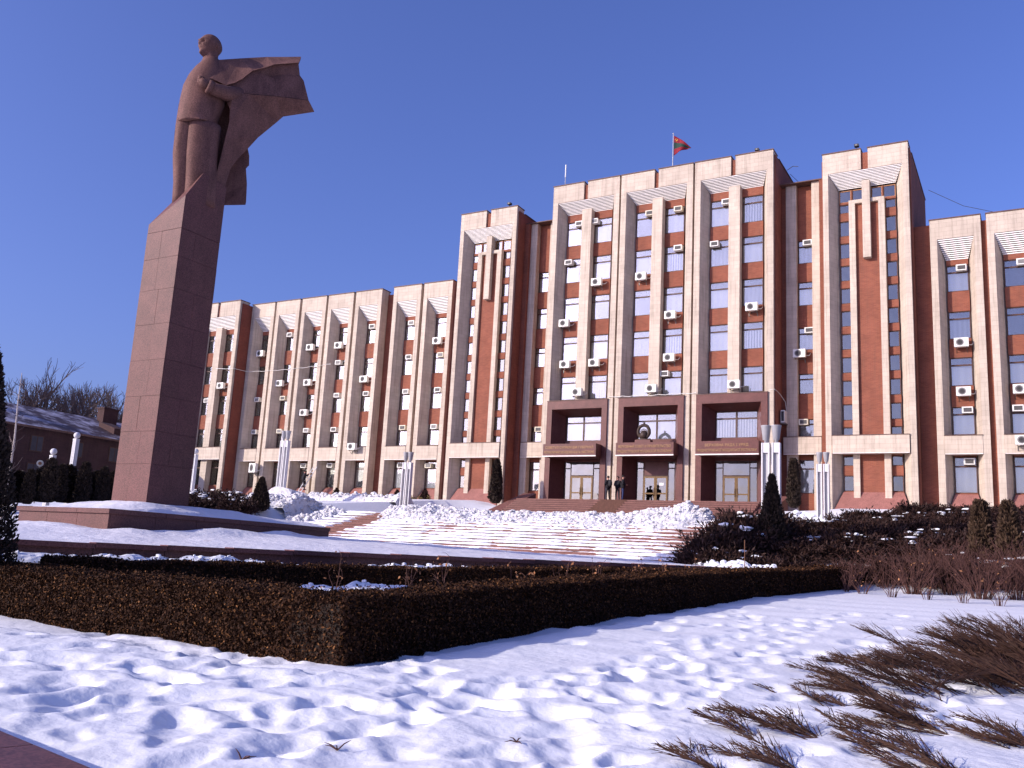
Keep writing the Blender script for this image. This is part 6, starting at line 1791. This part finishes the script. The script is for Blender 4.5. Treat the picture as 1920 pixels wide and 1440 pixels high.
def person(x, y, z, rz, label, coat, trous, armpose, hairc=True, lean=0.0, pack=False, legsep=0.10, climb=False, H=1.76):
    t = empty('person', (x, y, z), label, 'person', None, rz)
    k = H / 1.76
    # facing -Y locally
    hip = Vector((0, 0, 0.93)); chest = Vector((0, -lean * 0.35, 1.30)); neck = Vector((0, -lean * 0.5, 1.48)); head = Vector((0, -lean * 0.55 - 0.02, 1.64))
    V_ = [hip, Vector((0, -lean * 0.15, 1.10)), chest, neck, head, head + Vector((0, 0, 0.07))]
    E_ = [(0, 1), (1, 2), (2, 3), (3, 4), (4, 5)]
    R_ = [(0.13, 0.10), (0.125, 0.10), (0.15, 0.105), (0.055, 0.06), (0.085, 0.10), (0.07, 0.085)]
    hands = []
    for s in (-1, 1):
        b0 = len(V_)
        V_ += [Vector((s * 0.18, chest.y, 1.39))] + [Vector(p) for p in armpose[0 if s < 0 else 1]]
        E_ += [(2, b0), (b0, b0 + 1), (b0 + 1, b0 + 2)]
        R_ += [0.062, 0.048, 0.036]
        hands.append((V_[b0 + 1], V_[b0 + 2]))
    for s in (-1, 1):
        b0 = len(V_)
        if climb:
            kn = Vector((s * 0.10, -0.30 if s > 0 else -0.05, 0.66 if s > 0 else 0.48)); an_ = Vector((s * 0.09, -0.12, 0.36 if s > 0 else 0.06))
        else:
            kn = Vector((s * (0.09 + legsep * 0.3), -0.02, 0.50)); an_ = Vector((s * (0.09 + legsep * 0.5), 0.02, 0.07))
        V_ += [Vector((s * 0.09, 0, 0.86)), kn, an_, an_ + Vector((0, -0.13, -0.035))]
        E_ += [(0, b0), (b0, b0 + 1), (b0 + 1, b0 + 2), (b0 + 2, b0 + 3)]
        R_ += [0.085, 0.062, 0.045, (0.04, 0.032)]
    V_ = [v * k for v in V_]; R_ = [(r * k if not isinstance(r, tuple) else (r[0] * k, r[1] * k)) for r in R_]
    def mf(c):
        if c.z > 1.50 * k: return 0
        if c.z > 0.84 * k: return 1
        return 2
    def mf2(c):
        if min((c - Vector(h[1]) * k).length for h in hands) < 0.05: return 0
        return mf(c)
    body = skin_mesh('body', V_, E_, R_, [M['skin'], M[coat], M[trous]], mf2)
    link('body', body, t)
    # coat: looser continuous garment over trunk and arms
    jv = [Vector((0, 0.0, 0.80)), Vector((0, -lean * 0.1, 1.02)), chest, Vector((0, -lean * 0.45, 1.45))]
    je = [(0, 1), (1, 2), (2, 3)]; jr = [(0.22, 0.175), (0.205, 0.17), (0.215, 0.17), (0.095, 0.09)]
    for s in (-1, 1):
        b0 = len(jv); a = armpose[0 if s < 0 else 1]
        jv += [Vector((s * 0.19, chest.y, 1.38)), Vector(a[0]), Vector(a[0]).lerp(Vector(a[1]), 0.82)]
        je += [(2, b0), (b0, b0 + 1), (b0 + 1, b0 + 2)]; jr += [0.10, 0.082, 0.065]
    link('coat', skin_mesh('coat', [v * k for v in jv], je, [((r[0] * k, r[1] * k) if isinstance(r, tuple) else r * k) for r in jr], [M[coat]]), t)
    # head features
    hb = MB(); h = head * k
    hb.tube([h + Vector((0, -0.10, 0.02)) * k, h + Vector((0, -0.125, -0.02)) * k, h + Vector((0, -0.105, -0.035)) * k], [0.012, 0.018, 0.014], 6)
    for s in (-1, 1): hb.ball(h + Vector((s * 0.088, 0.0, 0.0)) * k, 0.025 * k, 6, 5, sx=0.5)
    hb.build('face_features', M['skin'], t, True)
    hr = MB(); hr.ball(h + Vector((0, 0.022, 0.045)) * k, 0.108 * k, 12, 8, sx=0.92, sy=1.05, sz=0.88); hr.build('hair', M['hair'], t, True)
    # hands with fingers
    for (e, w) in hands:
        e = Vector(e) * k; w = Vector(w) * k; d = (w - e).normalized(); sd_ = d.cross(Vector((0.3, 0.2, 1))).normalized(); n_ = d.cross(sd_)
        hb = MB(); hb.tube([w - d * 0.01, w + d * 0.045, w + d * 0.085], [0.026, 0.038, 0.034], 8)
        for q in range(4):
            o = w + d * 0.08 + sd_ * (q - 1.5) * 0.019
            hb.tube([o, o + d * 0.035 + n_ * 0.008, o + d * 0.055 + n_ * 0.026], [0.010, 0.009, 0.006], 5)
        hb.tube([w + d * 0.025 + sd_ * 0.03, w + d * 0.055 + sd_ * 0.055, w + d * 0.08 + sd_ * 0.055 + n_ * 0.02], [0.012, 0.010, 0.007], 5)
        hb.build('hand', M['skin'], t, True)
    for s in (0, 1):
        a = V_[-8 + s * 4 + 2]
        sb = MB(); sb.hexa([(a.x - 0.05, a.y - 0.20, a.z - 0.075), (a.x + 0.05, a.y - 0.20, a.z - 0.075), (a.x + 0.05, a.y + 0.08, a.z - 0.075), (a.x - 0.05, a.y + 0.08, a.z - 0.075)], [(a.x - 0.04, a.y - 0.17, a.z - 0.01), (a.x + 0.04, a.y - 0.17, a.z - 0.01), (a.x + 0.045, a.y + 0.06, a.z + 0.05), (a.x - 0.045, a.y + 0.06, a.z + 0.05)])
        sb.build('shoe', M['black_cloth'], t)
    if pack:
        pb_ = MB(); pb_.tube([(0, 0.20, 1.00), (0, 0.25, 1.1), (0, 0.25, 1.3), (0, 0.20, 1.42)], [0.10, 0.14, 0.14, 0.09], 10); pb_.build('shoulder_bag', M['grey_cloth'], t, True)
    return t
down = lambda s: [(s * 0.25, 0.02, 1.13), (s * 0.24, -0.08, 0.90)]
fold = lambda s: [(s * 0.26, 0.0, 1.14), (s * 0.10, -0.22, 1.12)]
person(BX - 2.10, 59.5, ZT, math.radians(-120), 'person in dark cap and black jacket seen from behind, left of the group of three', 'black_cloth', 'grey_cloth', (down(-1), fold(1)), pack=True, H=1.72)
person(BX - 1.62, 60.1, ZT, math.radians(-10), 'person in a black coat between the two others by the middle portal', 'black_cloth', 'grey_cloth', (fold(-1), down(1)), H=1.76)
person(BX - 1.10, 59.8, ZT, math.radians(110), 'person in a black jacket and blue jeans, right of the group of three', 'black_cloth', 'jeans', (fold(-1), fold(1)), H=1.80)
LX, LY = -56.9, 61.9
up_ = lambda s: [(s * 0.24, -0.22, 1.28), (s * 0.14, -0.40, 1.45)]
person(LX + 0.28, LY - 0.12, 5.35, math.radians(180 - 25), 'worker in black climbing the white ladder at the left wing', 'black_cloth', 'black_cloth', (up_(-1), up_(1)), climb=True, lean=0.12, H=1.72)
ld = empty('ladder', (LX, LY - 0.2, 4.5), 'white ladder leaning against a left wing pier below the worker', 'ladder')
for s in (-1, 1):
    b = MB(); b.tube([(s * 0.2 - 0.15, -0.35, -0.1), (s * 0.2 + 0.75, 0.95, 3.0)], 0.035, 6); b.build('rail', M['white_paint'], ld)
for k in range(10):
    f = (k + 0.7) / 10.5
    b = MB(); x, y, z = -0.15 + 0.9 * f, -0.35 + 1.3 * f, -0.1 + 3.1 * f
    b.tube([(x - 0.2, y, z), (x + 0.2, y, z)], 0.022, 6); b.build('rung', M['white_paint'], ld)

# bits of dry twig caught in the snow hollows
for k, (x, y, lab) in enumerate([(-5.0, 5.1, 'small dark dry twig stuck in a snow hollow near the bottom edge'), (-4.55, 5.6, 'forked dark twig in the snow right of the bottom ledge'), (-3.6, 6.6, 'short dark twig lying in the middle foreground snow')]):
    rr = random.Random(40 + k); b = MB()
    for j in range(4):
        a = rr.uniform(0, 6.28); p = Vector((0, 0, 0.0)); q = Vector((0.10 * math.cos(a), 0.10 * math.sin(a), rr.uniform(0.0, 0.07)))
        b.tube([p, q * 0.5 + Vector((0, 0, 0.01)), q], [0.006, 0.005, 0.002], 4)
    tag(b.build('dry_twig', M['redtwig'], None, loc=(x, y, z_snow(x, y) + 0.005)), lab, 'twig')
